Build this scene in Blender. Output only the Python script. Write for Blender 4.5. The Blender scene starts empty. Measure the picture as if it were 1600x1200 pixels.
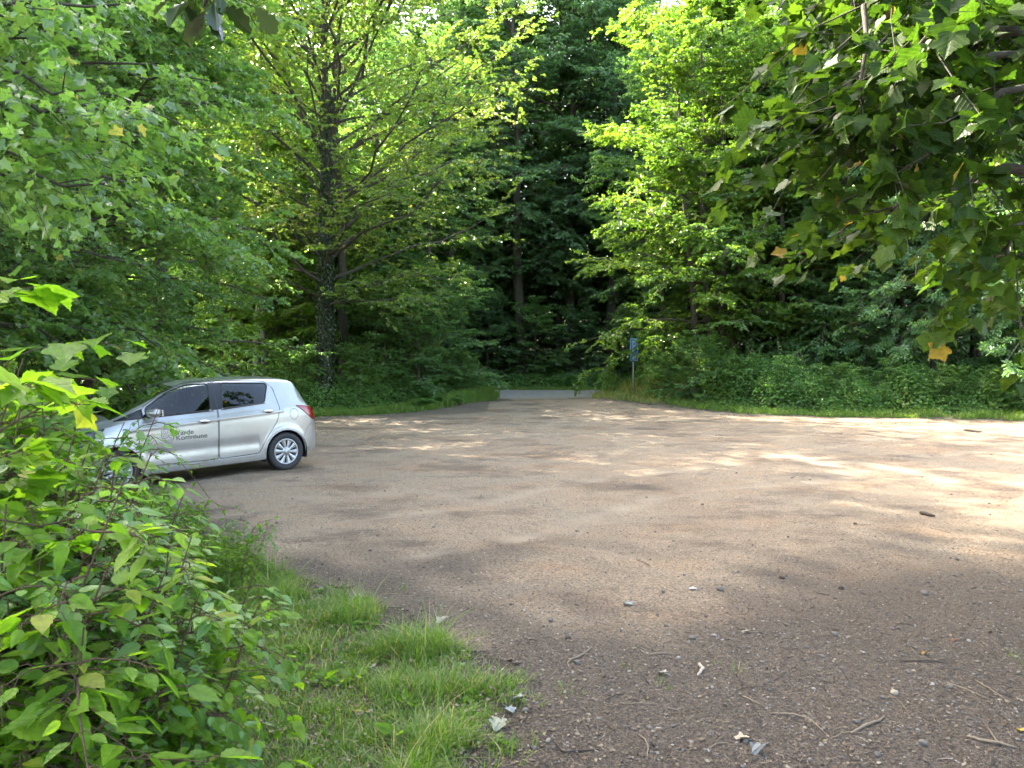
import bpy, math, random
import numpy as np
from mathutils import Vector, Matrix, Euler

# ---------------------------------------------------------------- camera, world, sun, exposure
scene = bpy.context.scene
COL = scene.collection
cam_data = bpy.data.cameras.new("camera")
cam = bpy.data.objects.new("camera", cam_data)
COL.objects.link(cam)
CAM_H = 1.65
cam.location = (0, 0, CAM_H)
cam.rotation_euler = (math.radians(90 - 1.14), 0, 0)
cam_data.sensor_width = 36.0
cam_data.lens = 25.99
cam_data.clip_start = 0.05
cam_data.clip_end = 2000
scene.camera = cam

SUN_AZ = math.radians(-47)      # measured from +Y (the view direction), negative = to the left
SUN_EL = math.radians(44)
world = bpy.data.worlds.new("World")
scene.world = world
world.use_nodes = True
wn = world.node_tree
sky = wn.nodes.new("ShaderNodeTexSky")
sky.sky_type = 'NISHITA'
sky.sun_disc = False
sky.sun_elevation = SUN_EL
sky.sun_rotation = SUN_AZ
sky.dust_density = 4.0
sky.ozone_density = 0.6
wn.nodes["Background"].inputs["Strength"].default_value = 0.15
wn.links.new(sky.outputs[0], wn.nodes["Background"].inputs["Color"])

sun_data = bpy.data.lights.new("sun", 'SUN')
sun_data.energy = 3.1
sun_data.angle = math.radians(0.53)
sun_data.color = (1.0, 0.95, 0.86)
sun = bpy.data.objects.new("sun", sun_data)
COL.objects.link(sun)
sdir = Vector((math.sin(SUN_AZ) * math.cos(SUN_EL), math.cos(SUN_AZ) * math.cos(SUN_EL), math.sin(SUN_EL)))
sun.rotation_euler = (-sdir).to_track_quat('-Z', 'Y').to_euler()
sun.location = sdir * 60

scene.view_settings.view_transform = 'Standard'
scene.view_settings.look = 'None'
scene.view_settings.exposure = 3.55
scene.view_settings.gamma = 1.0
scene.view_settings.use_white_balance = True      # the phone's shade setting
scene.view_settings.white_balance_temperature = 7200
scene.view_settings.white_balance_tint = 8
scene.render.engine = 'CYCLES'
scene.cycles.max_bounces = 7
scene.cycles.diffuse_bounces = 4
scene.cycles.glossy_bounces = 3
scene.cycles.transmission_bounces = 5
scene.cycles.transparent_max_bounces = 12
scene.cycles.sample_clamp_indirect = 2.5
scene.cycles.use_denoising = True
scene.cycles.denoising_prefilter = 'FAST'

# ---------------------------------------------------------------- helpers
def new_mat(name, base=(0.5, 0.5, 0.5), rough=0.6, metal=0.0, **kw):
    m = bpy.data.materials.new(name)
    m.use_nodes = True
    b = m.node_tree.nodes["Principled BSDF"]
    b.inputs["Base Color"].default_value = (*base, 1)
    b.inputs["Roughness"].default_value = rough
    b.inputs["Metallic"].default_value = metal
    for k, v in kw.items():
        b.inputs[k].default_value = v
    return m

def nodes_of(m):
    return m.node_tree.nodes, m.node_tree.links, m.node_tree.nodes["Principled BSDF"]

def ramp(nt, stops, interp='LINEAR'):
    r = nt.nodes.new("ShaderNodeValToRGB")
    r.color_ramp.interpolation = interp
    e = r.color_ramp.elements
    while len(e) > 1:
        e.remove(e[-1])
    e[0].position = stops[0][0]
    e[0].color = (*stops[0][1], 1)
    for p, c in stops[1:]:
        n = e.new(p)
        n.color = (*c, 1)
    return r

def noise(nt, scale, detail=4, rough=0.55, coord='Object', vec=None):
    n = nt.nodes.new("ShaderNodeTexNoise")
    n.inputs["Scale"].default_value = scale
    n.inputs["Detail"].default_value = detail
    n.inputs["Roughness"].default_value = rough
    if vec is None:
        tc = nt.nodes.new("ShaderNodeTexCoord")
        vec = tc.outputs[coord]
    nt.links.new(vec, n.inputs["Vector"])
    return n

def mesh_from_arrays(name, V, loops, starts, totals, mats, mat_idx=None, smooth=False, attrs=None):
    me = bpy.data.meshes.new(name)
    me.vertices.add(len(V))
    me.vertices.foreach_set("co", np.ascontiguousarray(V, dtype=np.float32).ravel())
    me.loops.add(len(loops))
    me.loops.foreach_set("vertex_index", np.ascontiguousarray(loops, dtype=np.int32).ravel())
    me.polygons.add(len(starts))
    me.polygons.foreach_set("loop_start", np.ascontiguousarray(starts, dtype=np.int32))
    me.polygons.foreach_set("loop_total", np.ascontiguousarray(totals, dtype=np.int32))
    if mat_idx is not None:
        me.polygons.foreach_set("material_index", np.ascontiguousarray(mat_idx, dtype=np.int32))
    me.polygons.foreach_set("use_smooth", np.full(len(starts), bool(smooth)))
    for m in mats:
        me.materials.append(m)
    if attrs:
        for k, a in attrs.items():
            at = me.attributes.new(k, 'FLOAT', 'POINT')
            at.data.foreach_set("value", np.ascontiguousarray(a, dtype=np.float32))
    me.update(calc_edges=True)
    return me

class MB:
    """collects faces into one mesh"""
    def __init__(self):
        self.v = []; self.f = []; self.mi = []; self.n = 0; self.at = []
    def add(self, V, F, mi=0, at=0.0):
        V = np.asarray(V, dtype=float)
        self.v.append(V)
        for q in F:
            self.f.append([i + self.n for i in q]); self.mi.append(mi)
        self.at.append(np.full(len(V), float(at)) if np.isscalar(at) else np.asarray(at, dtype=float))
        self.n += len(V)
        return self
    def box(self, c, s, mi=0, R=None):
        c = np.array(c, float); h = np.array(s, float) / 2
        V = np.array([[x, y, z] for x in (-1, 1) for y in (-1, 1) for z in (-1, 1)], float) * h
        if R is not None: V = V @ np.array(R).T
        F = [[0, 1, 3, 2], [4, 6, 7, 5], [0, 4, 5, 1], [2, 3, 7, 6], [0, 2, 6, 4], [1, 5, 7, 3]]
        return self.add(V + c, F, mi)
    def tube(self, pts, rad, sides=8, mi=0, caps=True, closed=False):
        pts = np.asarray(pts, float); K = len(pts)
        rad = np.full(K, float(rad)) if np.isscalar(rad) else np.asarray(rad, float)
        if closed:
            T = np.roll(pts, -1, 0) - np.roll(pts, 1, 0)
        else:
            T = np.gradient(pts, axis=0)
        T /= np.linalg.norm(T, axis=1)[:, None] + 1e-9
        ref = np.array([0, 0, 1.0]) if abs(T[0][2]) < 0.9 else np.array([1.0, 0, 0])
        N = np.cross(T, ref); 
        for i in range(K):
            if i: 
                n = N[i-1] - T[i] * (N[i-1] @ T[i]); N[i] = n
            N[i] /= np.linalg.norm(N[i]) + 1e-9
        B = np.cross(T, N)
        a = np.linspace(0, 2*np.pi, sides, endpoint=False)
        V = pts[:, None] + rad[:, None, None] * (np.cos(a)[None, :, None] * N[:, None] + np.sin(a)[None, :, None] * B[:, None])
        F = []
        for i in range(K if closed else K - 1):
            j = (i + 1) % K
            for s in range(sides):
                t = (s + 1) % sides
                F.append([i*sides+s, i*sides+t, j*sides+t, j*sides+s])
        if caps and not closed:
            F.append(list(range(sides))[::-1]); F.append([(K-1)*sides+s for s in range(sides)])
        return self.add(V.reshape(-1, 3), F, mi)
    def lathe(self, prof, seg=32, axis='y', mi=0, center=(0, 0, 0)):
        prof = np.asarray(prof, float); n = len(prof)
        a = np.linspace(0, 2*np.pi, seg, endpoint=False)
        V = []
        for r, h in prof:
            if axis == 'y': V.append(np.stack([r*np.cos(a), np.full(seg, h), r*np.sin(a)], 1))
            else: V.append(np.stack([r*np.cos(a), r*np.sin(a), np.full(seg, h)], 1))
        F = []
        for i in range(n-1):
            for s in range(seg):
                t = (s+1) % seg
                F.append([i*seg+s, i*seg+t, (i+1)*seg+t, (i+1)*seg+s])
        return self.add(np.concatenate(V) + np.array(center), F, mi)
    def sphere(self, c, r, mi=0, seg=16, rings=10):
        r = np.broadcast_to(np.array(r, float), (3,))
        V = [[0, 0, 1]]
        for i in range(1, rings):
            th = math.pi*i/rings
            for s in range(seg):
                ph = 2*math.pi*s/seg
                V.append([math.sin(th)*math.cos(ph), math.sin(th)*math.sin(ph), math.cos(th)])
        V.append([0, 0, -1])
        F = [[0, 1+s, 1+(s+1) % seg] for s in range(seg)]
        for i in range(rings-2):
            for s in range(seg):
                a = 1+i*seg+s; b = 1+i*seg+(s+1) % seg
                F.append([a, a+seg, b+seg, b])
        L = len(V)-1; o = 1+(rings-2)*seg
        F += [[L, o+(s+1) % seg, o+s] for s in range(seg)]
        return self.add(np.array(V)*r + np.array(c), F, mi)
    def build(self, name, mats, parent=None, smooth=False, attr=None):
        if not isinstance(mats, (list, tuple)): mats = [mats]
        V = np.concatenate(self.v) if self.v else np.zeros((0, 3))
        tot = np.array([len(q) for q in self.f], int)
        st = np.concatenate([[0], np.cumsum(tot)[:-1]]) if len(tot) else tot
        lo = np.array([i for q in self.f for i in q], int)
        me = mesh_from_arrays(name, V, lo, st, tot, mats, self.mi, smooth, {attr: np.concatenate(self.at)} if attr else None)
        return link(name, me, parent)

def link(name, data, parent=None):
    o = bpy.data.objects.new(name, data)
    COL.objects.link(o)
    if parent is not None: o.parent = parent
    return o

def tag(o, label=None, cat=None, group=None, kind=None):
    if label: o["label"] = label
    if cat: o["category"] = cat
    if group: o["group"] = group
    if kind: o["kind"] = kind
    return o

def empty(name, loc=(0, 0, 0), rz=0.0):
    e = bpy.data.objects.new(name, None)
    e.empty_display_size = 0.2
    COL.objects.link(e)
    e.location = loc; e.rotation_euler = (0, 0, rz)
    return e

def copy_tree(o, parent=None):
    c = o.copy(); COL.objects.link(c)
    c.parent = parent
    for ch in list(o.children):
        copy_tree(ch, c)
    return c


def pchip(xk, yk):
    xk = np.asarray(xk, float); yk = np.asarray(yk, float)
    h = np.diff(xk); d = np.diff(yk)/h
    m = np.zeros(len(xk)); m[0] = d[0]; m[-1] = d[-1]
    for i in range(1, len(xk)-1):
        if d[i-1]*d[i] > 0:
            w1 = 2*h[i]+h[i-1]; w2 = h[i]+2*h[i-1]
            m[i] = (w1+w2)/(w1/d[i-1]+w2/d[i])
    def fn(x):
        x = np.clip(np.asarray(x, float), xk[0], xk[-1])
        i = np.clip(np.searchsorted(xk, x, side='right')-1, 0, len(xk)-2)
        t = (x-xk[i])/h[i]
        return ((2*t**3-3*t**2+1)*yk[i]+(t**3-2*t**2+t)*h[i]*m[i]+(-2*t**3+3*t**2)*yk[i+1]+(t**3-t**2)*h[i]*m[i+1])
    return fn

def in_poly(px, pz, poly):
    px = np.asarray(px); pz = np.asarray(pz); inside = np.zeros(px.shape, bool)
    n = len(poly)
    for i in range(n):
        x1, z1 = poly[i]; x2, z2 = poly[(i+1) % n]
        c = ((z1 > pz) != (z2 > pz))
        with np.errstate(divide='ignore', invalid='ignore'):
            inside ^= c & (px < (x2-x1)*(pz-z1)/(z2-z1+1e-12)+x1)
    return inside

def round_poly(poly, r=0.05, n=5):
    out = []
    P = [np.array(p, float) for p in poly]
    for i, p in enumerate(P):
        a = P[i-1]; b = P[(i+1) % len(P)]
        da = (a-p); la = np.linalg.norm(da); db = (b-p); lb = np.linalg.norm(db)
        q = min(r, la*0.45, lb*0.45)
        s = p+da/la*q; e = p+db/lb*q
        for k in range(n+1):
            t = k/n
            out.append(tuple((1-t)**2*s+2*t*(1-t)*p+t*t*e))
    return out
# ---------------------------------------------------------------- the parked car
def build_car():
    silver = new_mat("car_silver_paint", (0.33, 0.34, 0.355), 0.32, 0.6)
    nd, lk, b = nodes_of(silver)
    b.inputs["Coat Weight"].default_value = 0.8
    b.inputs["Coat Roughness"].default_value = 0.05
    nz = noise(silver.node_tree, 5.0, 5)
    rp = ramp(silver.node_tree, [(0.3, (0.26,)*3), (0.75, (0.42,)*3)])
    lk.new(nz.outputs[0], rp.inputs[0]); lk.new(rp.outputs[0], b.inputs["Roughness"])
    nz2 = noise(silver.node_tree, 2.2, 6, .65); rp2 = ramp(silver.node_tree, [(.35, (.33, .327, .318)), (.65, (.375, .383, .39))]); lk.new(nz2.outputs[0], rp2.inputs[0]); lk.new(rp2.outputs[0], b.inputs["Base Color"])
    rubber = new_mat("car_black_rubber", (0.018, 0.018, 0.02), 0.7)
    black = new_mat("car_black_trim", (0.015, 0.015, 0.018), 0.25)
    seam = new_mat("car_seam_dark", (0.03, 0.032, 0.035), 0.6)
    under = new_mat("car_underbody", (0.012, 0.012, 0.012), 0.9)
    glass = bpy.data.materials.new("car_glass"); glass.use_nodes = True
    nt = glass.node_tree; nt.nodes.clear()
    out = nt.nodes.new("ShaderNodeOutputMaterial"); mx = nt.nodes.new("ShaderNodeMixShader")
    tr = nt.nodes.new("ShaderNodeBsdfTransparent"); gl = nt.nodes.new("ShaderNodeBsdfGlossy"); fr = nt.nodes.new("ShaderNodeFresnel")
    tr.inputs[0].default_value = (0.26, 0.30, 0.29, 1); gl.inputs["Roughness"].default_value = 0.02
    fr.inputs[0].default_value = 1.5
    nt.links.new(fr.outputs[0], mx.inputs[0]); nt.links.new(tr.outputs[0], mx.inputs[1]); nt.links.new(gl.outputs[0], mx.inputs[2]); nt.links.new(mx.outputs[0], out.inputs[0])
    tint = new_mat("car_dark_glass", (0.01, 0.012, 0.012), 0.04, 0.0)
    red = new_mat("car_tail_red", (0.24, 0.006, 0.009), 0.12); nodes_of(red)[2].inputs["Coat Weight"].default_value = 1
    dred = new_mat("car_tail_dark_red", (0.10, 0.008, 0.012), 0.15)
    lens = new_mat("car_headlamp_lens", (0.10, 0.11, 0.12), 0.05, 0.3); nodes_of(lens)[2].inputs["Coat Weight"].default_value = 1
    alloy = new_mat("car_hubcap_silver", (0.36, 0.37, 0.38), 0.35, 0.6)
    chrome = new_mat("car_chrome", (0.75, 0.76, 0.78), 0.12, 1.0)
    cloth = new_mat("car_seat_cloth", (0.03, 0.032, 0.036), 0.9)
    decal = new_mat("car_decal_grey", (0.055, 0.06, 0.07), 0.5)
    white = new_mat("car_plate_white", (0.75, 0.75, 0.75), 0.4)

    root = empty("parked_car")
    tag(root, "silver five-door hatchback parked at the left edge of the dirt lot, nose behind the bushes", "car")

    W = pchip([-.66, -.63, -.57, -.45, -.25, 0, .5, 1.5, 2.3, 2.7, 2.95, 3.1, 3.22, 3.29, 3.31], [.50, .60, .70, .765, .812, .835, .8475, .8475, .842, .815, .765, .705, .60, .46, .36])
    BOT = pchip([-.66, -.6, -.4, .3, .5, 2.1, 2.3, 3.1, 3.31], [.40, .29, .25, .21, .20, .20, .21, .20, .30])
    T = pchip([-.66, -.63, -.585, -.55, -.45, -.34, -.27, -.2, 0, .5, .9, 1.3, 1.62, 1.9, 2.2, 2.5, 2.58, 2.8, 3.0, 3.15, 3.25, 3.29, 3.31],
              [.58, .70, .90, 1.0, 1.16, 1.33, 1.425, 1.455, 1.485, 1.508, 1.512, 1.50, 1.45, 1.345, 1.205, 1.055, 1.025, .965, .89, .79, .67, .56, .46])
    Bz = pchip([-.66, -.6, -.55, -.4, 0, .5, 1.0, 1.5, 2.0, 2.4, 2.6, 2.8, 3.0, 3.15, 3.25, 3.31], [.52, .78, .92, .99, 1.02, 1.015, .995, .97, .95, .93, .90, .85, .77, .67, .57, .42])
    YS = pchip([-.66, -.45, 0, 1, 2.2, 2.6, 3.31], [.94, .95, .95, .955, .955, .94, .93])
    YR = pchip([-.66, -.55, -.3, 0, 1, 1.62, 2.0, 2.5, 2.6, 3.0, 3.31], [.38, .56, .575, .58, .60, .575, .62, .70, .66, .58, .28])
    ZR = pchip([-.66, -.5, -.27, 0, 1, 1.6, 2.0, 2.5, 2.6, 3.0, 3.31], [.02, .05, .055, .055, .06, .065, .075, .055, .035, .03, .02])
    NX = 300
    xs = np.concatenate([np.linspace(-.66, -.55, 16)[:-1], np.linspace(-.55, 3.15, 285)[:-1], np.linspace(3.15, 3.31, 22)])
    seg = [3, 10, 14, 14, 12, 8, 40, 8, 16]
    rows = []
    for x in xs:
        w, bt, t, bz = W(x), BOT(x), T(x), Bz(x)
        bz = min(bz, t - .02)
        ys = w*YS(x); yr = min(YR(x), ys - .03); zr = max(t - ZR(x), bz + .004)
        K = np.array([[w-.12, bt], [w-.02, bt+.015], [w-.003, bt+(bz-bt)*.25], [w, bt+(bz-bt)*.5], [w-.008, bt+(bz-bt)*.8],
                      [ys+.008, bz-.02], [ys-.004, bz+.008], [yr+.012, zr-.02 if zr-.02 > bz+.012 else bz+.012+.5*(zr-bz)*.1], [yr-.05, zr+.018 if zr+.018 < t else t-.002], [0, t]])
        pts = []
        fy = pchip(np.arange(10), K[:, 0]); fz = pchip(np.arange(10), K[:, 1])
        u = np.concatenate([np.linspace(i, i+1, n, endpoint=False) for i, n in enumerate(seg)] + [[9]])
        rows.append(np.stack([np.full(len(u), x), fy(u), fz(u)], 1))
    G = np.array(rows)                     # nx, nu, 3
    # plan curvature at the nose and tail, bulge of the doors
    fr_ = np.clip((G[..., 0]-2.4)/.9, 0, 1)**2; G[..., 0] -= .16*fr_*(np.abs(G[..., 1])/.8)**2
    # wheel-arch flares
    for ax in (0, 2.51):
        r = np.hypot(G[..., 0]-ax, G[..., 2]-.3)
        G[..., 1] += .014*np.exp(-((r-.37)/.05)**2)*(G[..., 1] > .6)
    # door crease
    zc = .90+.045*(1.2-G[..., 0])
    G[..., 1] += .009*np.exp(-((G[..., 2]-zc)/.025)**2)*(G[..., 1] > .6)*(G[..., 0] > .0)*(G[..., 0] < 2.4)
    G[..., 1] -= .012*np.exp(-((G[..., 2]-.5)/.08)**2)*(G[..., 0] > .45)*(G[..., 0] < 2.1)*(G[..., 1] > .6)
    nx, nu = G.shape[:2]
    cx = (G[:-1, :-1]+G[1:, 1:]+G[1:, :-1]+G[:-1, 1:])/4
    X, Y, Z = cx[..., 0], cx[..., 1], cx[..., 2]
    urow = np.broadcast_to(np.arange(nu-1)[None], X.shape)
    side = (Y > .45) & (urow < sum(seg[:8]))
    arch = np.zeros(X.shape, bool)
    for ax in (0, 2.51):
        arch |= (np.hypot(X-ax, Z-.295) < .352) & (Y > .55)
        arch |= (np.abs(X-ax) < .352) & (Z < .295) & (Y > .4) & (Z < .3)
    fwin = round_poly([(2.07, 1.015), (1.16, 1.045), (1.13, 1.435), (1.45, 1.43), (1.72, 1.345), (2.07, 1.13)], .05)
    rwin = round_poly([(.98, 1.055), (.30, 1.105), (.20, 1.36), (.24, 1.395), (.93, 1.435)], .03)
    qwin = round_poly([(2.50, .985), (2.13, 1.0), (2.13, 1.12)], .02)
    bpil = [(1.155, 1.045), (.985, 1.055), (.935, 1.44), (1.125, 1.442)]
    fdoor = round_poly([(2.21, .33), (2.19, .98), (2.10, 1.14), (1.74, 1.375), (1.46, 1.465), (1.06, 1.475), (1.07, 1.0), (1.10, .315)], .04)
    rdoor = round_poly([(1.085, .315), (1.055, 1.0), (1.045, 1.475), (.25, 1.43), (.12, 1.32), (.07, 1.0), (.13, .80), (.32, .56), (.46, .33)], .05)
    tail = round_poly([(-.22, 1.02), (-.40, 1.0), (-.62, .94), (-.66, .74), (-.52, .78), (-.34, .93)], .015)
    head = round_poly([(2.62, .90), (2.95, .84), (3.22, .72), (3.26, .58), (3.02, .62), (2.78, .76)], .02)
    lab = np.zeros(X.shape, int)
    lab[side & in_poly(X, Z, fdoor)] = 1
    lab[side & in_poly(X, Z, rdoor)] = 2
    lab[side & in_poly(X, Z, bpil)] = 3
    lab[side & in_poly(X, Z, fwin)] = 4
    lab[side & in_poly(X, Z, rwin)] = 5
    lab[side & in_poly(X, Z, qwin)] = 6
    lab[(Y > .42) & in_poly(X, Z, tail)] = 7
    lab[(Y > .38) & in_poly(X, Z, head)] = 8
    top = urow >= sum(seg[:7])
    ws_y = np.interp(X, [1.62, 2.5], [.545, .665])
    lab[top & (X > 1.60+.10*(1-(Y/.6)**2)*.3) & (X < 2.50+.03) & (Y < ws_y)] = 9
    lab[top & (X < -.29) & (X > -.52) & (Y < .535)] = 10
    lab[arch] = 99
    # number-plate and lower grille zones at the nose
    lab[(Z < .235) & (lab < 3)] = 12
    idx = np.arange(nx*nu).reshape(nx, nu)
    Q = np.stack([idx[:-1, :-1], idx[1:, :-1], idx[1:, 1:], idx[:-1, 1:]], -1)
    V0 = G.reshape(-1, 3)

    def shell(name, ids, mat, off=0.0, parent=root, smooth=True, sides=(1, -1), xlim=None):
        out = []
        mask = np.isin(lab, ids)
        for s in sides:
            q = Q[mask].reshape(-1, 4)
            used, inv = np.unique(q, return_inverse=True)
            V = V0[used].copy()
            if off:
                V = V + NRM[used]*off
            V[:, 1] *= s
            F = inv.reshape(-1, 4)
            if s < 0: F = F[:, ::-1]
            out.append((V, F))
        return out
    # normals
    du = np.gradient(G, axis=0); dv = np.gradient(G, axis=1)
    NRM = np.cross(du, dv); NRM /= np.linalg.norm(NRM, axis=-1)[..., None]+1e-9; NRM = NRM.reshape(-1, 3)
    mid = NRM.reshape(nx, nu, 3)[nx//2, nu//3]
    if mid[1] < 0: NRM = -NRM
    def put(name, ids, mat, off=0.0, parent=root, sides=(1, -1), joined=True):
        res = []
        parts = shell(name, ids, mat, off, parent, sides=sides)
        if joined:
            mb = MB()
            for V, F in parts: mb.add(V, F.tolist())
            return mb.build(name, mat, parent, smooth=True)
        for V, F in parts:
            mb = MB(); mb.add(V, F.tolist()); res.append(mb.build(name, mat, parent, smooth=True))
        return res
    body = put("body", [0, 12], silver)
    fd = put("front_door", [1], silver, joined=False)
    rd = put("rear_door", [2], silver, joined=False)
    put("pillar_trim", [3], black, .003, joined=False)
    for i, o in enumerate(put("window", [4], glass, -.006, joined=False)): o.parent = fd[i]
    for i, o in enumerate(put("window", [5], glass, -.006, joined=False)): o.parent = rd[i]
    put("quarter_trim", [6], black, .002, joined=False)
    put("tail_light", [7], red, .006, joined=False)
    put("headlight", [8], lens, .004, joined=False)
    put("windscreen", [9], glass, -.004)
    put("rear_window", [10], tint, .002)
    

    # surface lookup on the side: y at (x, z)
    Gs = G[:, :sum(seg[:8])]
    flat = Gs.reshape(-1, 3); fl_n = NRM.reshape(nx, nu, 3)[:, :sum(seg[:8])].reshape(-1, 3)
    def ys_at(x, z):
        d = (flat[:, 0]-x)**2+(flat[:, 2]-z)**2+(flat[:, 1] < .4)*10
        k = np.argsort(d)[:4]; w = 1/(d[k]+1e-7); return float((flat[k, 1]*w).sum()/w.sum())
    def side_line(poly, rad, mb, s=1, off=0.0, closed=True, sides=6, step=.025):
        P = list(poly)+([poly[0]] if closed else [])
        pts = []
        for (a, b2), (c, d2) in zip(P[:-1], P[1:]):
            n = max(1, int(math.hypot(c-a, d2-b2)/step))
            for k in range(n):
                t = k/n; x = a+(c-a)*t; z = b2+(d2-b2)*t
                pts.append((x, z))
        if not closed: pts.append(P[-1])
        Y = np.array([ys_at(x, z) for x, z in pts])
        if len(Y) > 5: Y = np.convolve(np.pad(Y, 2, mode='wrap' if closed else 'edge'), np.ones(5)/5, 'valid')
        arr = np.array([(x, s*(y+off), z) for (x, z), y in zip(pts, Y)])
        mb.tube(arr, rad, sides, closed=closed, caps=not closed)
    for s, o in ((1, fd[0]), (-1, fd[1])):
        mb = MB(); side_line(fdoor, .0052, mb, s, -.001); mb.build("door_gap", seam, o, True)
        mb = MB(); side_line(fwin, .009, mb, s, -.002); side_line([(2.12, 1.0), (2.12, 1.12)], .014, mb, s, 0, False); mb.build("window_seal", rubber, o, True)
    for s, o in ((1, rd[0]), (-1, rd[1])):
        mb = MB(); side_line(rdoor, .0052, mb, s, -.001); mb.build("door_gap", seam, o, True)
        mb = MB(); side_line(rwin, .009, mb, s, -.002); mb.build("window_seal", rubber, o, True)
    for s in (1, -1):
        mb = MB(); side_line(qwin, .006, mb, s, 0); mb.build("trim_edge", rubber, root, True)
        mb = MB(); side_line(bpil, .004, mb, s, .002); mb.build("trim_edge", rubber, root, True)
        # wheel arch lips + liners
        for ax in (0, 2.51):
            a = np.linspace(-.02, math.pi+.02, 40)
            pts = [(ax+.356*math.cos(t), .295+.356*math.sin(t)) for t in a]
            mb = MB(); side_line(pts, .012, mb, s, -.004, False); mb.build("arch_lip", silver, root, True)
            mb = MB(); V = []; F = []
            for i, t in enumerate(np.linspace(-.35, math.pi+.35, 30)):
                for y in (.83, .45): V.append([ax+.362*math.cos(t), s*y, .295+.362*math.sin(t)])
            for i in range(29): F.append([2*i, 2*i+1, 2*i+3, 2*i+2])
            mb.add(V, F); ring = [2*i+1 for i in range(30)]; mb.add(np.array(V), [ring]); mb.build("wheel_well", under, root)
        # silver tube shaped to stand in for the sill highlight, crease strip
        mb = MB(); side_line([(.42, .305), (2.2, .285)], .0065, mb, s, .002, False); mb.build("sill_highlight", silver, root, True)
        mb = MB(); side_line([(1.12, 1.035), (2.07, 1.003)], .006, mb, s, .008, False); side_line([(.30, 1.092), (1.0, 1.042)], .006, mb, s, .008, False); mb.build("belt_strip", black, root, True)
    # tail-light dark outline + inner lens
    for s in (1, -1):
        mb = MB(); side_line(tail[:len(tail)//1], .005, mb, s, .004); mb.build("lamp_rim", dred, root, True)
        mb = MB(); side_line(head, .008, mb, s, .002); mb.build("headlight_rim", seam, root, True)
    # fuel flap
    a = np.linspace(0, 2*np.pi, 25)[:-1]
    mb = MB(); side_line([(-.17+.075*math.cos(t), .885+.085*math.sin(t)) for t in a], .003, mb, 1, 0); mb.build("fuel_flap", seam, root, True)
    # bumper gaps, hatch gap
    for s in (1, -1):
        mb = MB(); side_line([(-.335, .45), (-.36, .60), (-.50, .72)], .003, mb, s, 0, False); mb.build("panel_gap", seam, root, True)
        mb = MB(); side_line([(2.86, .45), (2.86, .60), (2.95, .66)], .003, mb, s, 0, False); mb.build("panel_gap", seam, root, True)
    # door handles
    for s in (1, -1):
        for (hx, hz), o in (((1.285, .885), fd), ((.275, .955), rd)):
            y = ys_at(hx, hz)
            tlt = math.radians(3)
            mb = MB(); mb.sphere((hx, s*(y-.004), hz-.004), (.095, .012, .036)); mb.build("handle_recess", chrome if False else silver, o[0 if s > 0 else 1], True)
            mb = MB()
            pts = [(hx+.092*t, s*(y+.016+.016*(1-t*t)), hz+.012-.02*t*t*0+.006*t) for t in np.linspace(-1, 1, 9)]
            mb.tube(pts, [.008, .013, .016, .017, .017, .017, .016, .013, .008], 10)
            mb.build("handle", chrome, o[0 if s > 0 else 1], True)
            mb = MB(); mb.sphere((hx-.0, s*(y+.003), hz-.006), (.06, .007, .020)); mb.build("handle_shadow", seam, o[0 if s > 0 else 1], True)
    # mirrors
    for s in (1, -1):
        mb = MB(); mb.sphere((2.02, s*.955, 1.075), (.10, .125, .066), 0, 20, 14)
        m_ = mb.build("mirror", silver, root, True)
        mb = MB(); mb.box((1.925, s*.955, 1.072), (.02, .18, .09)); mb.build("mirror_glass", chrome, m_)
        mb = MB(); mb.tube([(2.10, s*.79, 1.03), (2.05, s*.86, 1.03), (2.03, s*.92, 1.03)], .03, 10); mb.build("mirror_arm", black, m_, True)
    # wheels
    for ax in (0, 2.51):
        for s in (1, -1):
            yw = .735
            w = empty("wheel"); w.parent = root; w.location = (ax, 0, .302)
            mb = MB()
            pr = [(.205, -.085), (.225, -.098), (.262, -.10), (.288, -.092), (.2995, -.07), (.3015, -.045), (.298, -.043), (.298, -.037), (.302, -.035), (.3025, -.004), (.298, -.002), (.298, .002), (.3025, .004),
                  (.302, .035), (.298, .037), (.298, .043), (.3015, .045), (.2995, .07), (.288, .092), (.262, .10), (.225, .098), (.205, .085)]
            mb.lathe([(r, yw*s+h) for r, h in pr], 56); mb.build("tyre", rubber, w, True)
            yo = s*(yw+.085)
            hub = MB(); hub.lathe([(.205, yo), (.203, yo+s*.006), (.188, yo+s*.004), (.178, yo-s*.004), (.176, yo-s*.014)], 56)
            hub.lathe([(0.001, yo+s*.020), (.022, yo+s*.021), (.034, yo+s*.016), (.036, yo+s*.010), (.062, yo+s*.009), (.072, yo+s*.004), (.074, yo-s*.014)], 40)
            ns = 10
            for k in range(ns):
                a0 = 2*math.pi*k/ns+.1
                V = []
                for r, hw, h in ((.064, .022, .006), (.11, .029, .008), (.15, .039, .004), (.186, .054, .001)):
                    for sg, dh in ((-1, -.014), (-.8, 0), (.8, 0), (1, -.014)):
                        th = a0+sg*hw/r*.88
                        V.append([r*math.cos(th), yo+s*(h+dh), r*math.sin(th)])
                F = []
                for i in range(3):
                    for j in range(3): F.append([4*i+j, 4*i+j+1, 4*i+j+5, 4*i+j+4])
                hub.add(V, F)
            hub.build("hubcap", alloy, w, True)
            mb = MB(); mb.lathe([(0.001, yo-s*.02), (.20, yo-s*.02)], 40); mb.build("rim", under, w)
    # underbody, axle block, interior
    mb = MB(); mb.box((1.3, 0, .24), (3.3, 1.36, .06)); mb.build("underbody", under, root)
    mb = MB(); mb.box((1.25, 0, .45), (1.9, 1.55, .04)); mb.box((2.55, 0, .62), (.55, 1.0, .55)); mb.box((-.1, 0, .7), (.7, .95, .4)); mb.build("cabin_floor", under, root)
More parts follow.
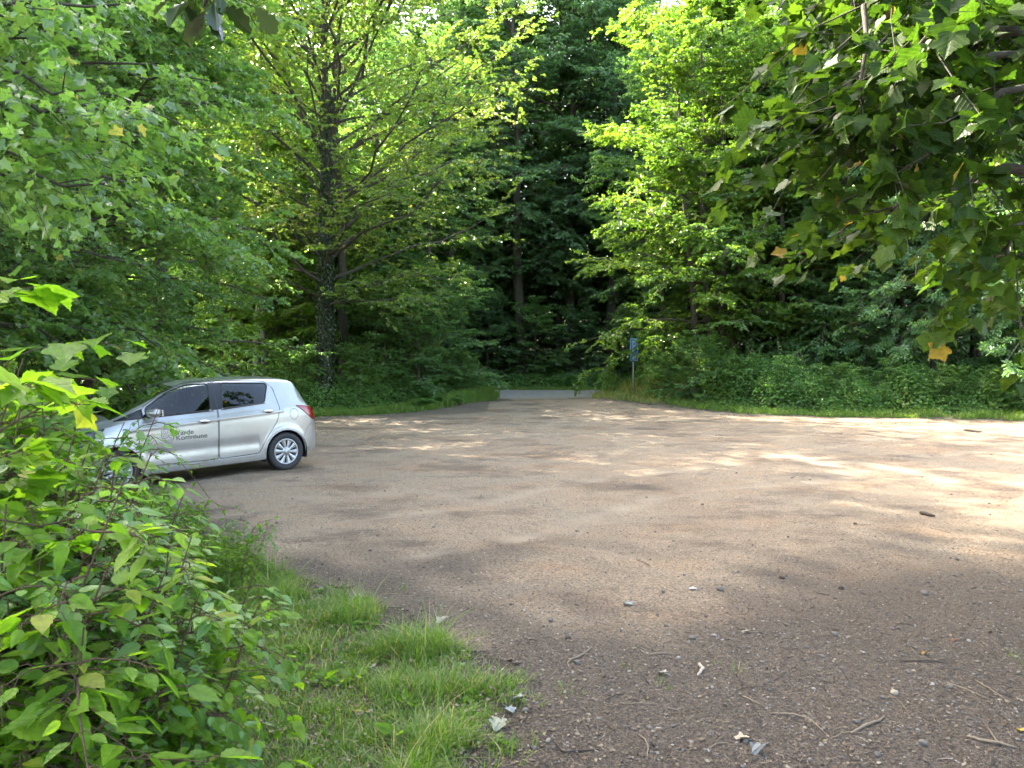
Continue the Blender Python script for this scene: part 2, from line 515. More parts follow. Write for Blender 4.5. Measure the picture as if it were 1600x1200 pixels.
    for sx in (1.25, .35):
        for sy in (.37, -.37):
            mb = MB()
            mb.sphere((sx+.05, sy, .55), (.28, .25, .12)); mb.sphere((sx-.22, sy, .85), (.10, .24, .36)); mb.sphere((sx-.30, sy, 1.19), (.055, .12, .10))
            mb.build("seat", cloth, root, True)
    mb = MB(); mb.sphere((2.12, 0, .86), (.30, .72, .13)); mb.build("dashboard", cloth, root, True)
    mb = MB(); a = np.linspace(0, 2*np.pi, 25)[:-1]
    mb.tube([(1.83+.07*math.sin(t), .37+.18*math.cos(t), .93+.17*math.sin(t)) for t in a], .014, 8, closed=True); mb.build("steering_wheel", black, root, True)
    # licence plates
    mb = MB(); mb.box((-.668, 0, .62), (.012, .52, .11)); mb.build("licence_plate", white, root)
    mb = MB(); mb.box((3.325, 0, .42), (.012, .50, .11)); mb.build("licence_plate", white, root)
    mb = MB(); mb.tube([(3.20, -.48, .33), (3.30, -.2, .33), (3.315, 0, .33), (3.30, .2, .33), (3.20, .48, .33)], .05, 10); mb.build("grille", black, root, True)
    # lettering and crest on both front doors
    def text_mesh(txt, size):
        cu = bpy.data.curves.new("lettering", 'FONT'); cu.body = txt; cu.size = size; cu.extrude = 0.0008; cu.resolution_u = 4; cu.offset = 0.0011
        ob = bpy.data.objects.new("tmp", cu); COL.objects.link(ob)
        dg = bpy.context.evaluated_depsgraph_get(); dg.update()
        me = bpy.data.meshes.new_from_object(ob.evaluated_get(dg)); bpy.data.objects.remove(ob)
        return me
    s = 1
    for txt, x0, z0 in (("Varde", 1.705, .725), ("Kommune", 1.705, .655)):
        me = text_mesh(txt, .098)
        n = len(me.vertices); co = np.empty(n*3); me.vertices.foreach_get("co", co); co = co.reshape(-1, 3)
        out = np.empty_like(co)
        for i in range(n):
            x = x0-co[i, 0]*1.10; z = z0+co[i, 1]
            out[i] = (x, ys_at(x, z)+.0035+co[i, 2], z)
        me.vertices.foreach_set("co", out.ravel()); me.materials.clear(); me.materials.append(decal); me.update()
        link("lettering", me, fd[0])
    # crest: square-topped shield, tower, ship, dividing line and a striding lion in outline
    mb = MB()
    def cl(pts, r=.0032, closed=False):
        P = [(1.905-.185*(u), .625+.20*v) for u, v in pts]
        side_line(P, r, mb, 1, .002, closed, 5, .02)
    cl([(.03, .42), (.03, .98), (.97, .98), (.97, .40), (.9, .2), (.72, .06), (.5, 0), (.3, .06), (.15, .16)])
    cl([(.14, .52), (.14, .80), (.25, .92), (.36, .80), (.36, .52), (.25, .48)], closed=True)
    cl([(.25, .60), (.25, .76)])
    cl([(.46, .70), (.50, .90), (.88, .90), (.90, .72), (.80, .64), (.55, .64)], closed=True)
    cl([(.55, .78), (.84, .78)]); cl([(.45, .54), (.95, .54)])
    cl([(.04, .36), (.18, .40), (.30, .34), (.42, .40), (.52, .50), (.64, .38), (.74, .40), (.72, .26), (.66, .14)], .0045)
    cl([(.16, .24), (.28, .26), (.38, .20), (.34, .08)], .0045); cl([(.56, .28), (.50, .16), (.40, .12)], .004)
    cl([(.80, .22), (.90, .34), (.84, .50)], .0035)
    mb.build("crest", decal, fd[0])
    return root

CAR_TH = math.radians(41.5)
_con = np.array([-3.686, 12.06])
car = build_car()
_m = Matrix.Identity(4)
_f = Vector((-math.cos(CAR_TH)*math.cos(math.radians(2.4)), -math.sin(CAR_TH)*math.cos(math.radians(2.4)), -math.sin(math.radians(2.4))))
_l = Vector((math.sin(CAR_TH), -math.cos(CAR_TH), 0)); _u = _f.cross(_l)
_o = Vector((_con[0], _con[1], 0.0)) - _l*0.80
_u = _u*1.03
car.matrix_world = Matrix(((_f.x, _l.x, _u.x, _o.x), (_f.y, _l.y, _u.y, _o.y), (_f.z, _l.z, _u.z, _o.z), (0, 0, 0, 1)))
# ---------------------------------------------------------------- terrain, lot, road
F_PX = 1155.0
def gx(px, D): return (px-800)/F_PX*D
def GP(px, py):                         # photograph ground pixel -> (x, y) on level ground
    D = CAM_H*F_PX/(py-577.0)
    return ((px-800)/F_PX*D, D)

_rs = np.random.RandomState(5)
_ph = _rs.rand(40, 4)
def wob(x, y, sc, k0=0, n=6):
    """smooth pseudo-random field, about -1..1"""
    r = 0
    for i in range(n):
        a, b, c, d = _ph[(k0+i) % 40]
        th = a*6.283; f = (0.6+b*1.2)/sc
        r = r+np.sin((x*math.cos(th)+y*math.sin(th))*f*6.283+c*6.283)
    return r/math.sqrt(n)/1.2
def sstep(a, b, x):
    t = np.clip((x-a)/(b-a), 0, 1); return t*t*(3-2*t)

LOT = [GP(775, 634), GP(700, 641), GP(600, 648), (-6.6, 25.6), (-9.4, 23.5), (-9.6, 19), (-8.4, 15), (-7.8, 12), (-7.2, 9.2), (-5.9, 8.2), (-4.6, 8.6), (-3.9, 8.3),
       (-3.2, 7.4), (-2.7, 6.7), (-1.95, 6.0), (-1.3, 5.4), (-.75, 4.8), (-.30, 4.3), (-.04, 3.9), (.02, 3.5), (-.14, 3.05), (-.4, 2.5), (-.6, 1), (-.6, -6), (22, -6), (22, 14), (19.5, 20),
       GP(1600, 659), GP(1400, 654), GP(1200, 649), (5.9, 30.5), (4.6, 32.4), (4.3, 35.5), (-1.0, 35.5)]
def seg_dist(x, y, poly, closed=True):
    d = np.full(np.shape(x), 1e9)
    n = len(poly)
    for i in range(n if closed else n-1):
        ax, ay = poly[i]; bx, by = poly[(i+1) % n]
        vx, vy = bx-ax, by-ay
        t = np.clip(((x-ax)*vx+(y-ay)*vy)/(vx*vx+vy*vy+1e-9), 0, 1)
        d = np.minimum(d, np.hypot(x-ax-t*vx, y-ay-t*vy))
    return d
def lot_sd(x, y):                       # signed distance: positive inside the lot
    x = np.asarray(x, float); y = np.asarray(y, float)
    d = seg_dist(x, y, LOT)
    return np.where(in_poly(x, y, LOT), d, -d)

def th(x, y):
    """terrain height"""
    x = np.asarray(x, float); y = np.asarray(y, float)
    h = .46*sstep(26, 45, y)
    h = h-.115*sstep(-3.9, -6.0, x)*sstep(15, 11.5, y)*sstep(3, 7, y)
    h = h+.35*np.exp(-(((x-8.0)/4.5)**2+((y-33.5)/3.2)**2))+.25*sstep(11, 16, x)*sstep(22, 29, y)
    h = h+.2*np.exp(-(((x+4)/4)**2+((y-32)/2.5)**2))
    h = h+.02*wob(x, y, 9.0, 3)+.008*wob(x, y, 1.7, 11)+.05*sstep(40, 70, np.hypot(x, y))*wob(x, y, 20, 20)
    r = np.hypot(x, y)
    h = h+14.0*sstep(58, 150, r)*(y > 0)
    h = h+.10*sstep(-2.5, -4, x)*sstep(9, 6, y)
    return h

def grid_sheet(name, xs, ys, zfun, mats, mask=None, attr=None):
    Xg, Yg = np.meshgrid(xs, ys, indexing='ij')
    Z = zfun(Xg, Yg)
    V = np.stack([Xg, Yg, Z], -1).reshape(-1, 3)
    idx = np.arange(len(V)).reshape(Xg.shape)
    Q = np.stack([idx[:-1, :-1], idx[1:, :-1], idx[1:, 1:], idx[:-1, 1:]], -1).reshape(-1, 4)
    if mask is not None:
        m = mask.reshape(-1)[Q].all(1); Q = Q[m]
        used, inv = np.unique(Q, return_inverse=True); V = V[used]; Q = inv.reshape(-1, 4)
    n = len(Q)
    at = {k: f(V[:, 0], V[:, 1]) for k, f in attr.items()} if attr else None
    me = mesh_from_arrays(name, V, Q.ravel(), np.arange(n)*4, np.full(n, 4), mats, None, True, at)
    return link(name, me)

def axis(segs):
    out = []
    for a, b, st in segs: out.append(np.arange(a, b, st))
    out.append([segs[-1][1]]); return np.concatenate(out)

# forest floor
m = new_mat("forest_floor_soil", (.05, .04, .025), .95)
nt = m.node_tree; nd, lk, b = nodes_of(m)
n1 = noise(nt, 1.3, 6, .7); r1 = ramp(nt, [(.3, (.030, .024, .015)), (.5, (.060, .044, .026)), (.62, (.045, .055, .020)), (.8, (.09, .065, .038))])
lk.new(n1.outputs[0], r1.inputs[0]); lk.new(r1.outputs[0], b.inputs["Base Color"])
n2 = noise(nt, 40, 6, .7); bp = nt.nodes.new("ShaderNodeBump"); bp.inputs["Distance"].default_value = .03; bp.inputs["Strength"].default_value = .8
lk.new(n2.outputs[0], bp.inputs["Height"]); lk.new(bp.outputs[0], b.inputs["Normal"])
soil = m
gxs = axis([(-400, -60, 20), (-60, -16, 1.5), (-16, 18, .30), (18, 60, 1.5), (60, 401, 20)])
gys = axis([(-60, -6, 4), (-6, 50, .30), (50, 90, 1.5), (90, 620, 20)])
def z_floor(x, y):
    return th(x, y) - .035*sstep(.15, .7, lot_sd(x, y)) - .05*sstep(0, .6, y-35.2)*sstep(0, .6, 44-y)*(np.abs(x) < 300)
ground = grid_sheet("ground", gxs, gys, z_floor, [soil])
tag(ground, kind="structure")

# dirt and gravel lot
m = new_mat("lot_dirt", (.2, .15, .1), .92); lot_mat = m
nt = m.node_tree; nd, lk, b = nodes_of(m)
def mix(nt, a, b2, f, mode='MIX'):
    x = nt.nodes.new("ShaderNodeMix"); x.data_type = 'RGBA'; x.blend_type = mode
    for v, i in ((a, 6), (b2, 7)):
        if isinstance(v, tuple): x.inputs[i].default_value = (*v, 1)
        else: nt.links.new(v, x.inputs[i])
    if isinstance(f, float): x.inputs[0].default_value = f
    else: nt.links.new(f, x.inputs[0])
    return x.outputs[2]
nbig = noise(nt, .35, 5, .6); rbig = ramp(nt, [(.30, (.168, .118, .079)), (.48, (.218, .163, .110)), (.6, (.20, .156, .110)), (.75, (.245, .191, .131))])
lk.new(nbig.outputs[0], rbig.inputs[0])
tcn = nt.nodes.new("ShaderNodeTexCoord"); mpn = nt.nodes.new("ShaderNodeMapping"); mpn.inputs["Scale"].default_value = (.65, 1.0, 1); mpn.inputs["Rotation"].default_value = (0, 0, -.35)
lk.new(tcn.outputs["Object"], mpn.inputs[0])
npat = noise(nt, .9, 8, .68, vec=mpn.outputs[0]); rpat = ramp(nt, [(.34, (.75, .75, .75)), (.46, (0, 0, 0))])
lk.new(npat.outputs[0], rpat.inputs[0])
c1 = mix(nt, rbig.outputs[0], (0.082, 0.056, 0.041), rpat.outputs[0])
# fine grit
ng = noise(nt, 55, 5, .75); rg = ramp(nt, [(.34, (.30, .28, .26)), (.5, (.95, .95, .95)), (.66, (1.75, 1.7, 1.6))])
lk.new(ng.outputs[0], rg.inputs[0]); c2 = mix(nt, c1, rg.outputs[0], 1.0, 'MULTIPLY')
# pale wheel tracks (attribute) and darker, litter-strewn soil towards the trees (attribute)
at = nt.nodes.new("ShaderNodeAttribute"); at.attribute_name = "track"
c3 = mix(nt, c2, (0.273, 0.218, 0.156), at.outputs["Fac"])
ad = nt.nodes.new("ShaderNodeAttribute"); ad.attribute_name = "humus"
ngh = noise(nt, 90, 4, .8); rgh = ramp(nt, [(.38, (.024, .018, .012)), (.52, (.070, .053, .037)), (.62, (.155, .120, .087))])
lk.new(ngh.outputs[0], rgh.inputs[0])
ndp = noise(nt, .55, 7, .62); rdp = ramp(nt, [(.52, (1, 1, 1)), (.60, (.62, .58, .56)), (.66, (.5, .47, .46))]); lk.new(ndp.outputs[0], rdp.inputs[0]); c3 = mix(nt, c3, rdp.outputs[0], .8, 'MULTIPLY')
nrd = noise(nt, 1.1, 6, .65, vec=mpn.outputs[0]); rrd = ramp(nt, [(.50, (1, 1, 1)), (.62, (1.04, .95, .87)), (.7, (.98, .86, .77))]); lk.new(nrd.outputs[0], rrd.inputs[0]); c3 = mix(nt, c3, rrd.outputs[0], 1.0, 'MULTIPLY')
c4 = mix(nt, c3, rgh.outputs[0], ad.outputs["Fac"])
vor = nt.nodes.new("ShaderNodeTexVoronoi"); vor.inputs["Scale"].default_value = 24; vor.feature = 'F1'
lk.new(tcn.outputs["Object"], vor.inputs["Vector"])
rv = ramp(nt, [(.0, (1, 1, 1)), (.13, (1, 1, 1)), (.17, (0, 0, 0))]); lk.new(vor.outputs["Distance"], rv.inputs[0])
vsel = nt.nodes.new("ShaderNodeSeparateColor"); lk.new(vor.outputs["Color"], vsel.inputs[0])
gt = nt.nodes.new("ShaderNodeMath"); gt.operation = 'GREATER_THAN'; gt.inputs[1].default_value = .86; lk.new(vsel.outputs[0], gt.inputs[0])
ml = nt.nodes.new("ShaderNodeMath"); ml.operation = 'MULTIPLY'; lk.new(gt.outputs[0], ml.inputs[0]); lk.new(rv.outputs[0], ml.inputs[1])
c5 = mix(nt, c4, (.38, .36, .33), ml.outputs[0])
lk.new(c5, b.inputs["Base Color"])
bp = nt.nodes.new("ShaderNodeBump"); bp.inputs["Distance"].default_value = .022; bp.inputs["Strength"].default_value = .9
nb2 = noise(nt, 38, 8, .75); lk.new(nb2.outputs[0], bp.inputs["Height"])
bp2 = nt.nodes.new("ShaderNodeBump"); bp2.inputs["Distance"].default_value = .05; bp2.inputs["Strength"].default_value = .5
nb3 = noise(nt, 3.5, 5, .6); lk.new(nb3.outputs[0], bp2.inputs["Height"]); lk.new(bp.outputs[0], bp2.inputs["Normal"])
lk.new(bp2.outputs[0], b.inputs["Normal"])

TR1 = [GP(330, 850), GP(520, 818), GP(760, 785), GP(900, 755), (4.6, 13.4), (9, 18.0), (14, 20)]
TR2 = [GP(560, 890), GP(760, 850), GP(900, 815), GP(1060, 770), (4.6, 10.9), (7.8, 14.0), (13, 16.8), (18, 18)]
TR3 = [GP(470, 780), GP(640, 770), GP(760, 782)]
TR4 = [GP(520, 720), GP(760, 690), GP(880, 655), (1.6, 35)]
def a_track(x, y):
    r = 0
    for i, tr in enumerate((TR1, TR2, TR3, TR4)):
        d = seg_dist(x, y, tr, False)+.05*wob(x, y, 1.5, i*3)
        for o in (0,):
            r = np.maximum(r, (.8 if i < 2 else .45)*np.exp(-(d/(.14 if i < 2 else .22))**2)*(.55+.45*wob(x, y, 1.1, 9+i)))
    return np.clip(r, 0, 1)
def a_humus(x, y):
    v = sstep(7.0, 4.7, y-.35*np.clip(x-1.5, 0, 8)+.9*wob(x, y, 3.2, 2)+.45*wob(x, y, .9, 15))
    v = np.maximum(v*.92, .8*sstep(.9, .1, lot_sd(x, y)+.25*wob(x, y, .9, 22))*(y > 7))
    v = np.maximum(v, .75*sstep(3.6, 1.2, lot_sd(x, y)+.6*wob(x, y, 3, 24))*(y > 18)*(x < -1))
    return np.clip(v, 0, 1)
def z_lot(x, y):
    tr = 0
    for t in (TR1, TR2): tr = tr-.012*np.exp(-(seg_dist(x, y, t, False)/.16)**2)
    near = sstep(12, 6, y)
    return th(x, y)+.004+tr+.004*near*wob(x, y, .45, 7)+.003*near*wob(x, y, .16, 17)
xs_ = axis([(-11, -3, .12), (-3, 5, .05), (5, 23, .15)]); ys_ = axis([(-6, 2.4, .4), (2.4, 9, .05), (9, 20, .12), (20, 36, .2)])
Xg, Yg = np.meshgrid(xs_, ys_, indexing='ij')
mk = lot_sd(Xg, Yg)+.10*wob(Xg, Yg, .8, 5)+.05*wob(Xg, Yg, .25, 12) > 0
lot = grid_sheet("dirt_lot", xs_, ys_, z_lot, [lot_mat], mk, {"track": a_track, "humus": a_humus})
tag(lot, kind="structure")

# asphalt road crossing behind the mouth of the lot
m = new_mat("asphalt", (.10, .10, .105), .85); nt = m.node_tree; nd, lk, b = nodes_of(m)
na = noise(nt, 2.0, 8, .7); ra = ramp(nt, [(.3, (.17, .163, .15)), (.7, (.26, .25, .23))]); lk.new(na.outputs[0], ra.inputs[0]); ap = nt.nodes.new("ShaderNodeAttribute"); ap.attribute_name = "spill"; nsp = noise(nt, 3.0, 6, .7); rsp = ramp(nt, [(.35, (0, 0, 0)), (.6, (1, 1, 1))]); lk.new(nsp.outputs[0], rsp.inputs[0])
spm = nt.nodes.new("ShaderNodeMath"); spm.operation = "MULTIPLY_ADD"; lk.new(ap.outputs["Fac"], spm.inputs[0]); lk.new(rsp.outputs[0], spm.inputs[1]); spm.use_clamp = True; lk.new(mix(nt, (0, 0, 0), (1, 1, 1), ap.outputs["Fac"]), spm.inputs[2])
lk.new(mix(nt, ra.outputs[0], (.20, .158, .108), spm.outputs[0]), b.inputs["Base Color"])
def road_c(x): return 39.3-.03*x
Xs = np.concatenate([np.arange(-90, -8, 1.0), np.arange(-8, 10, .12), np.arange(10, 91, 1.0)])
Ys = np.linspace(-3.4, 3.4, 12)
V = []; 
for x in Xs:
    for w_ in Ys:
        yy = road_c(x)+w_*1.0
        if w_ == Ys[0] and -2.6 < x < 6.0: yy = 34.2+.25*((x-1.6)/3)**2+.35*float(wob(x, 1.0, 1.3, 4))+.2*float(wob(x, 3.0, .6, 14))
        V.append((x, yy, float(th(x, yy))+.02+.015*(1-(w_/3.4)**2)))
V = np.array(V); idx = np.arange(len(V)).reshape(len(Xs), 12)
Q = np.stack([idx[:-1, :-1], idx[1:, :-1], idx[1:, 1:], idx[:-1, 1:]], -1).reshape(-1, 4)
road = link("road", mesh_from_arrays("road", V, Q.ravel(), np.arange(len(Q))*4, np.full(len(Q), 4), [m], None, True, {"spill": .75*sstep(36.6, 34.3, V[:, 1])*(np.abs(V[:, 0]-1.7) < 5)})); tag(road, kind="structure")
# ---------------------------------------------------------------- leaves and wood
UP = np.array([0, 0, 1.0])
def unit(v): return v/(np.linalg.norm(v, axis=-1, keepdims=True)+1e-9)

def halves(h):
    """outline of the right half (base to tip) -> vertices and two faces folded at the midrib"""
    h = np.array(h, float); n = len(h)
    V = [[x, y, 0] for x, y in h]+[[-x, y, 0] for x, y in h[1:-1]]
    R = list(range(n)); L = [0]+[n+i for i in range(n-2)]+[n-1]
    return np.array(V, float), [R, L[::-1]]
LEAF = {
    'tiny': halves([(0, 0), (.34, .45), (0, 1)]),
    'ovate': halves([(0, 0), (.27, .16), (.38, .42), (.24, .76), (0, 1)]),
    'maple': halves([(0, 0), (.14, -.10), (.34, -.12), (.50, -.06), (.50, .04), (.45, .13), (.47, .22), (.55, .28), (.64, .38), (.68, .53), (.60, .55), (.50, .60), (.40, .60), (.34, .65), (.34, .72), (.22, .76), (.18, .86), (.08, .92), (0, 1.05)]),
    'maple_small': halves([(0, 0), (.42, -.08), (.36, .19), (.62, .50), (.28, .54), (.22, .78), (0, 1.03)]),
    'oak': halves([(0, 0), (.06, .10), (.16, .16), (.12, .26), (.27, .34), (.20, .44), (.36, .55), (.26, .66), (.30, .80), (.15, .86), (.10, .97), (0, 1.0)]),
    'raspberry': halves([(0, 0), (.15, .04), (.22, .14), (.29, .17), (.29, .30), (.33, .36), (.28, .47), (.29, .55), (.21, .66), (.20, .74), (.11, .84), (.08, .91), (0, 1.05)]),
}
def chestnut():
    V = []; F = []
    hv, hf = halves([(0, 0), (.05, .3), (.15, .68), (.10, .88), (0, 1)])
    for k, (a, s) in enumerate(((-100, .62), (-52, .88), (0, 1.0), (52, .88), (100, .62))):
        a = math.radians(a); c, n_ = math.cos(a), math.sin(a)
        v = hv*s; w = np.stack([v[:, 0]*c+v[:, 1]*n_, -v[:, 0]*n_+v[:, 1]*c, v[:, 2]-.22*v[:, 1]**2], 1)
        o = len(V); V += w.tolist(); F += [[i+o for i in f] for f in hf]
    return np.array(V), F
LEAF['chestnut'] = chestnut()

class Leaves:
    def __init__(self): self.V = []; self.L = []; self.T = []; self.A = []; self.U = []; self.n = 0
    def add(self, P, D, N, S, shape, rnd, fold=.22, curl=.18):
        tv, tf = LEAF[shape]
        m = len(P); q1 = (np.sin(np.arange(m)*12.9898+self.n)*43758.5453) % 1.0; q2 = (np.sin(np.arange(m)*78.233+self.n)*12543.123) % 1.0
        tz = tv[None, :, 2]+(fold*(-.1+2.0*q1))[:, None]*np.abs(tv[None, :, 0])-(curl*(-.3+2.4*q2))[:, None]*tv[None, :, 1]**2+(curl*(q1-.5))[:, None]*1.2*tv[None, :, 0]*tv[None, :, 1]
        D = unit(D); B = unit(np.cross(D, N)); N2 = np.cross(B, D)
        M = P[:, None]+S[:, None, None]*(tv[None, :, 0, None]*B[:, None]+tv[None, :, 1, None]*D[:, None]+tz[:, :, None]*N2[:, None])
        n, k = M.shape[:2]
        fl = np.array([i for f in tf for i in f]); ft = np.array([len(f) for f in tf])
        self.L.append((fl[None]+(np.arange(n)*k)[:, None]+self.n).ravel()); self.T.append(np.tile(ft, n))
        self.V.append(M.reshape(-1, 3)); self.A.append(np.repeat(rnd, k)); self.U.append(np.tile(tv[:, :2], (n, 1))); self.n += n*k
    def mesh(self, name, mat, veins=False):
        V = np.concatenate(self.V); L = np.concatenate(self.L); T = np.concatenate(self.T)
        st = np.concatenate([[0], np.cumsum(T)[:-1]])
        return mesh_from_arrays(name, V, L, st, T, [mat], None, False, {"rnd": np.concatenate(self.A), **({"lu": np.concatenate(self.U)[:, 0], "lv": np.concatenate(self.U)[:, 1]} if veins else {})})

def leaf_mat(name, stops, trans=.4, tcol=(1.15, 1.25, .55), rough=.38, spec=.5, veins=False):
    m = new_mat(name, (.05, .1, .02), rough)
    nt = m.node_tree; nd, lk, b = nodes_of(m)
    b.inputs["Specular IOR Level"].default_value = spec
    at = nt.nodes.new("ShaderNodeAttribute"); at.attribute_name = "rnd"
    r = ramp(nt, stops); lk.new(at.outputs["Fac"], r.inputs[0]); col = r.outputs[0]
    if veins:                           # pale midrib and side veins, blotches
        def A_(n_):
            a_ = nt.nodes.new("ShaderNodeAttribute"); a_.attribute_name = n_; return a_.outputs["Fac"]
        def M_(op, a_, b_=None):
            q = nt.nodes.new("ShaderNodeMath"); q.operation = op
            for i_, v_ in ((0, a_), (1, b_)):
                if v_ is None: continue
                if isinstance(v_, float): q.inputs[i_].default_value = v_
                else: lk.new(v_, q.inputs[i_])
            return q.outputs[0]
        au = M_('ABSOLUTE', A_("lu")); ph = M_('SUBTRACT', A_("lv"), M_('MULTIPLY', au, .75))
        w = M_('POWER', M_('ABSOLUTE', M_('COSINE', M_('MULTIPLY', ph, 14.0))), 14.0)
        mid_ = M_('LESS_THAN', au, .014); vv = M_('MAXIMUM', M_('MULTIPLY', w, .55), mid_)
        col = mix(nt, col, (.20, .27, .09), M_('MULTIPLY', vv, .13))
        nb = noise(nt, 26, 3, .6); rb_ = ramp(nt, [(.3, (.72, .72, .72)), (.6, (1.08, 1.08, 1.0)), (.74, (1.25, 1.1, .8))]); lk.new(nb.outputs[0], rb_.inputs[0]); col = mix(nt, col, rb_.outputs[0], 1.0, 'MULTIPLY')
        bq = nt.nodes.new("ShaderNodeBump"); bq.inputs["Distance"].default_value = .003; bq.inputs["Strength"].default_value = .6; lk.new(vv, bq.inputs["Height"]); lk.new(bq.outputs[0], b.inputs["Normal"])
    lk.new(col, b.inputs["Base Color"])
    t = nt.nodes.new("ShaderNodeBsdfTranslucent")
    mc = mix(nt, col, tcol, 1.0, 'MULTIPLY'); 
    sc_ = nt.nodes.new("ShaderNodeVectorMath"); sc_.operation = 'SCALE'; sc_.inputs["Scale"].default_value = 1.7
    lk.new(mc, sc_.inputs[0]); lk.new(sc_.outputs[0], t.inputs["Color"])
    mx = nt.nodes.new("ShaderNodeMixShader"); mx.inputs[0].default_value = trans
    lk.new(b.outputs[0], mx.inputs[1]); lk.new(t.outputs[0], mx.inputs[2])
    lk.new(mx.outputs[0], nd["Material Output"].inputs[0])
    return m
ML = {
    'maple': leaf_mat("leaf_maple", [(0, (0.072, 0.146, 0.046)), (.45, (0.112, 0.208, 0.063)), (.85, (0.171, 0.264, 0.075)), (1, (0.316, 0.277, 0.104))], 0.50, rough=.30, spec=.75),
    'bright': leaf_mat("leaf_sapling", [(0, (0.072, 0.162, 0.017)), (.5, (0.114, 0.222, 0.022)), (.88, (0.180, 0.282, 0.034)), (1, (0.300, 0.228, 0.060))], 0.55, spec=.3, veins=True),
    'seedy': leaf_mat("leaf_maple_seeding", [(0, (0.076, 0.133, 0.032)), (.5, (0.121, 0.184, 0.045)), (.8, (0.164, 0.215, 0.057)), (.9, (0.240, 0.202, 0.089)), (1, (0.316, 0.228, 0.127))], 0.50, rough=.30, spec=.75),
    'yellow': leaf_mat("leaf_light_maple", [(0, (.065, .13, .028)), (.5, (.10, .185, .033)), (.88, (.155, .225, .04)), (1, (.27, .24, .05))], .48, rough=.30, spec=.75),
    'dark': leaf_mat("leaf_beech_dark", [(0, (0.060, 0.124, 0.060)), (.5, (0.086, 0.165, 0.075)), (1, (0.141, 0.231, 0.100))], 0.42, rough=.30, spec=.75),
    'mid': leaf_mat("leaf_woodland", [(0, (0.068, 0.145, 0.054)), (.5, (0.104, 0.200, 0.069)), (1, (0.164, 0.248, 0.087))], 0.50, rough=.30, spec=.75),
    'chest': leaf_mat("leaf_chestnut", [(0, (0.066, 0.148, 0.070)), (.6, (0.111, 0.218, 0.094)), (.92, (0.163, 0.250, 0.117)), (1, (0.385, 0.265, 0.164))], 0.45, rough=.30, spec=.75),
    'shade': leaf_mat("leaf_overhang_shaded", [(0, (.011, .028, .005)), (.45, (.024, .055, .008)), (.88, (.060, .105, .015)), (.97, (.11, .13, .02)), (1, (.22, .15, .04))], .46, rough=.45, spec=.2, veins=True),  # overhang leaves: shade put into the colour, darker than the other maples
    'ivy': leaf_mat("leaf_ivy_oak_silhouette", [(0, (.015, .032, .010)), (1, (.035, .062, .018))], .15, rough=.3),  # also on the oak, where the dark tone imitates a backlit silhouette
    'herb': leaf_mat("leaf_bramble", [(0, (0.073, 0.152, 0.049)), (.6, (0.122, 0.232, 0.067)), (.93, (0.183, 0.281, 0.085)), (1, (0.403, 0.329, 0.134))], 0.42, rough=.4, spec=.4),
    'grass': leaf_mat("grass_blade", [(0, (0.064, 0.129, 0.019)), (.6, (0.104, 0.187, 0.030)), (.88, (0.157, 0.216, 0.049)), (1, (0.335, 0.276, 0.129))], 0.42, rough=.45),
}
def bark_mat(name, c0, c1, sc=14):
    m = new_mat(name, c0, .9); nt = m.node_tree; nd, lk, b = nodes_of(m)
    tc = nt.nodes.new("ShaderNodeTexCoord"); mp = nt.nodes.new("ShaderNodeMapping"); mp.inputs["Scale"].default_value = (1, 1, .25)
    lk.new(tc.outputs["Object"], mp.inputs[0]); n = noise(nt, sc, 7, .7, vec=mp.outputs[0])
    r = ramp(nt, [(.3, c0), (.7, c1)]); lk.new(n.outputs[0], r.inputs[0]); lk.new(r.outputs[0], b.inputs["Base Color"])
    bp = nt.nodes.new("ShaderNodeBump"); bp.inputs["Distance"].default_value = .03; lk.new(n.outputs[0], bp.inputs["Height"]); lk.new(bp.outputs[0], b.inputs["Normal"])
    return m
BARK = {'dark': bark_mat("bark_dark", (.030, .025, .018), (.075, .062, .045)), 'pale': bark_mat("bark_pale", (.14, .13, .09), (.30, .28, .21), 9),
        'mid': bark_mat("bark_mid", (.035, .030, .020), (.10, .085, .060)), 'stem': bark_mat("stem_brown", (.05, .03, .015), (.13, .075, .04), 40)}

def tubes(P, R, sides=5):
    """P (N,K,3), R (N,K) -> vertices, quads"""
    N, K = P.shape[:2]
    T = unit(np.gradient(P, axis=1))
    ref = np.where(np.abs(T[..., 2:3]) > .9, np.array([1.0, 0, 0]), UP)
    A = unit(np.cross(T, ref)); B = np.cross(T, A)
    a = np.linspace(0, 2*np.pi, sides, endpoint=False)
    V = P[:, :, None]+R[..., None, None]*(np.cos(a)[:, None]*A[:, :, None]+np.sin(a)[:, None]*B[:, :, None])
    i = np.arange(N*K*sides).reshape(N, K, sides); j = np.roll(i, -1, 2)
    Q = np.stack([i[:, :-1], j[:, :-1], j[:, 1:], i[:, 1:]], -1).reshape(-1, 4)
    return V.reshape(-1, 3), Q
class Wood:
    def __init__(self): self.V = []; self.Q = []; self.n = 0
    def add(self, P, R, sides=5):
        V, Q = tubes(P, R, sides); self.V.append(V); self.Q.append(Q+self.n); self.n += len(V)
    def mesh(self, name, mat):
        V = np.concatenate(self.V); Q = np.concatenate(self.Q); n = len(Q)
        return mesh_from_arrays(name, V, Q.ravel(), np.arange(n)*4, np.full(n, 4), [mat], None, True)

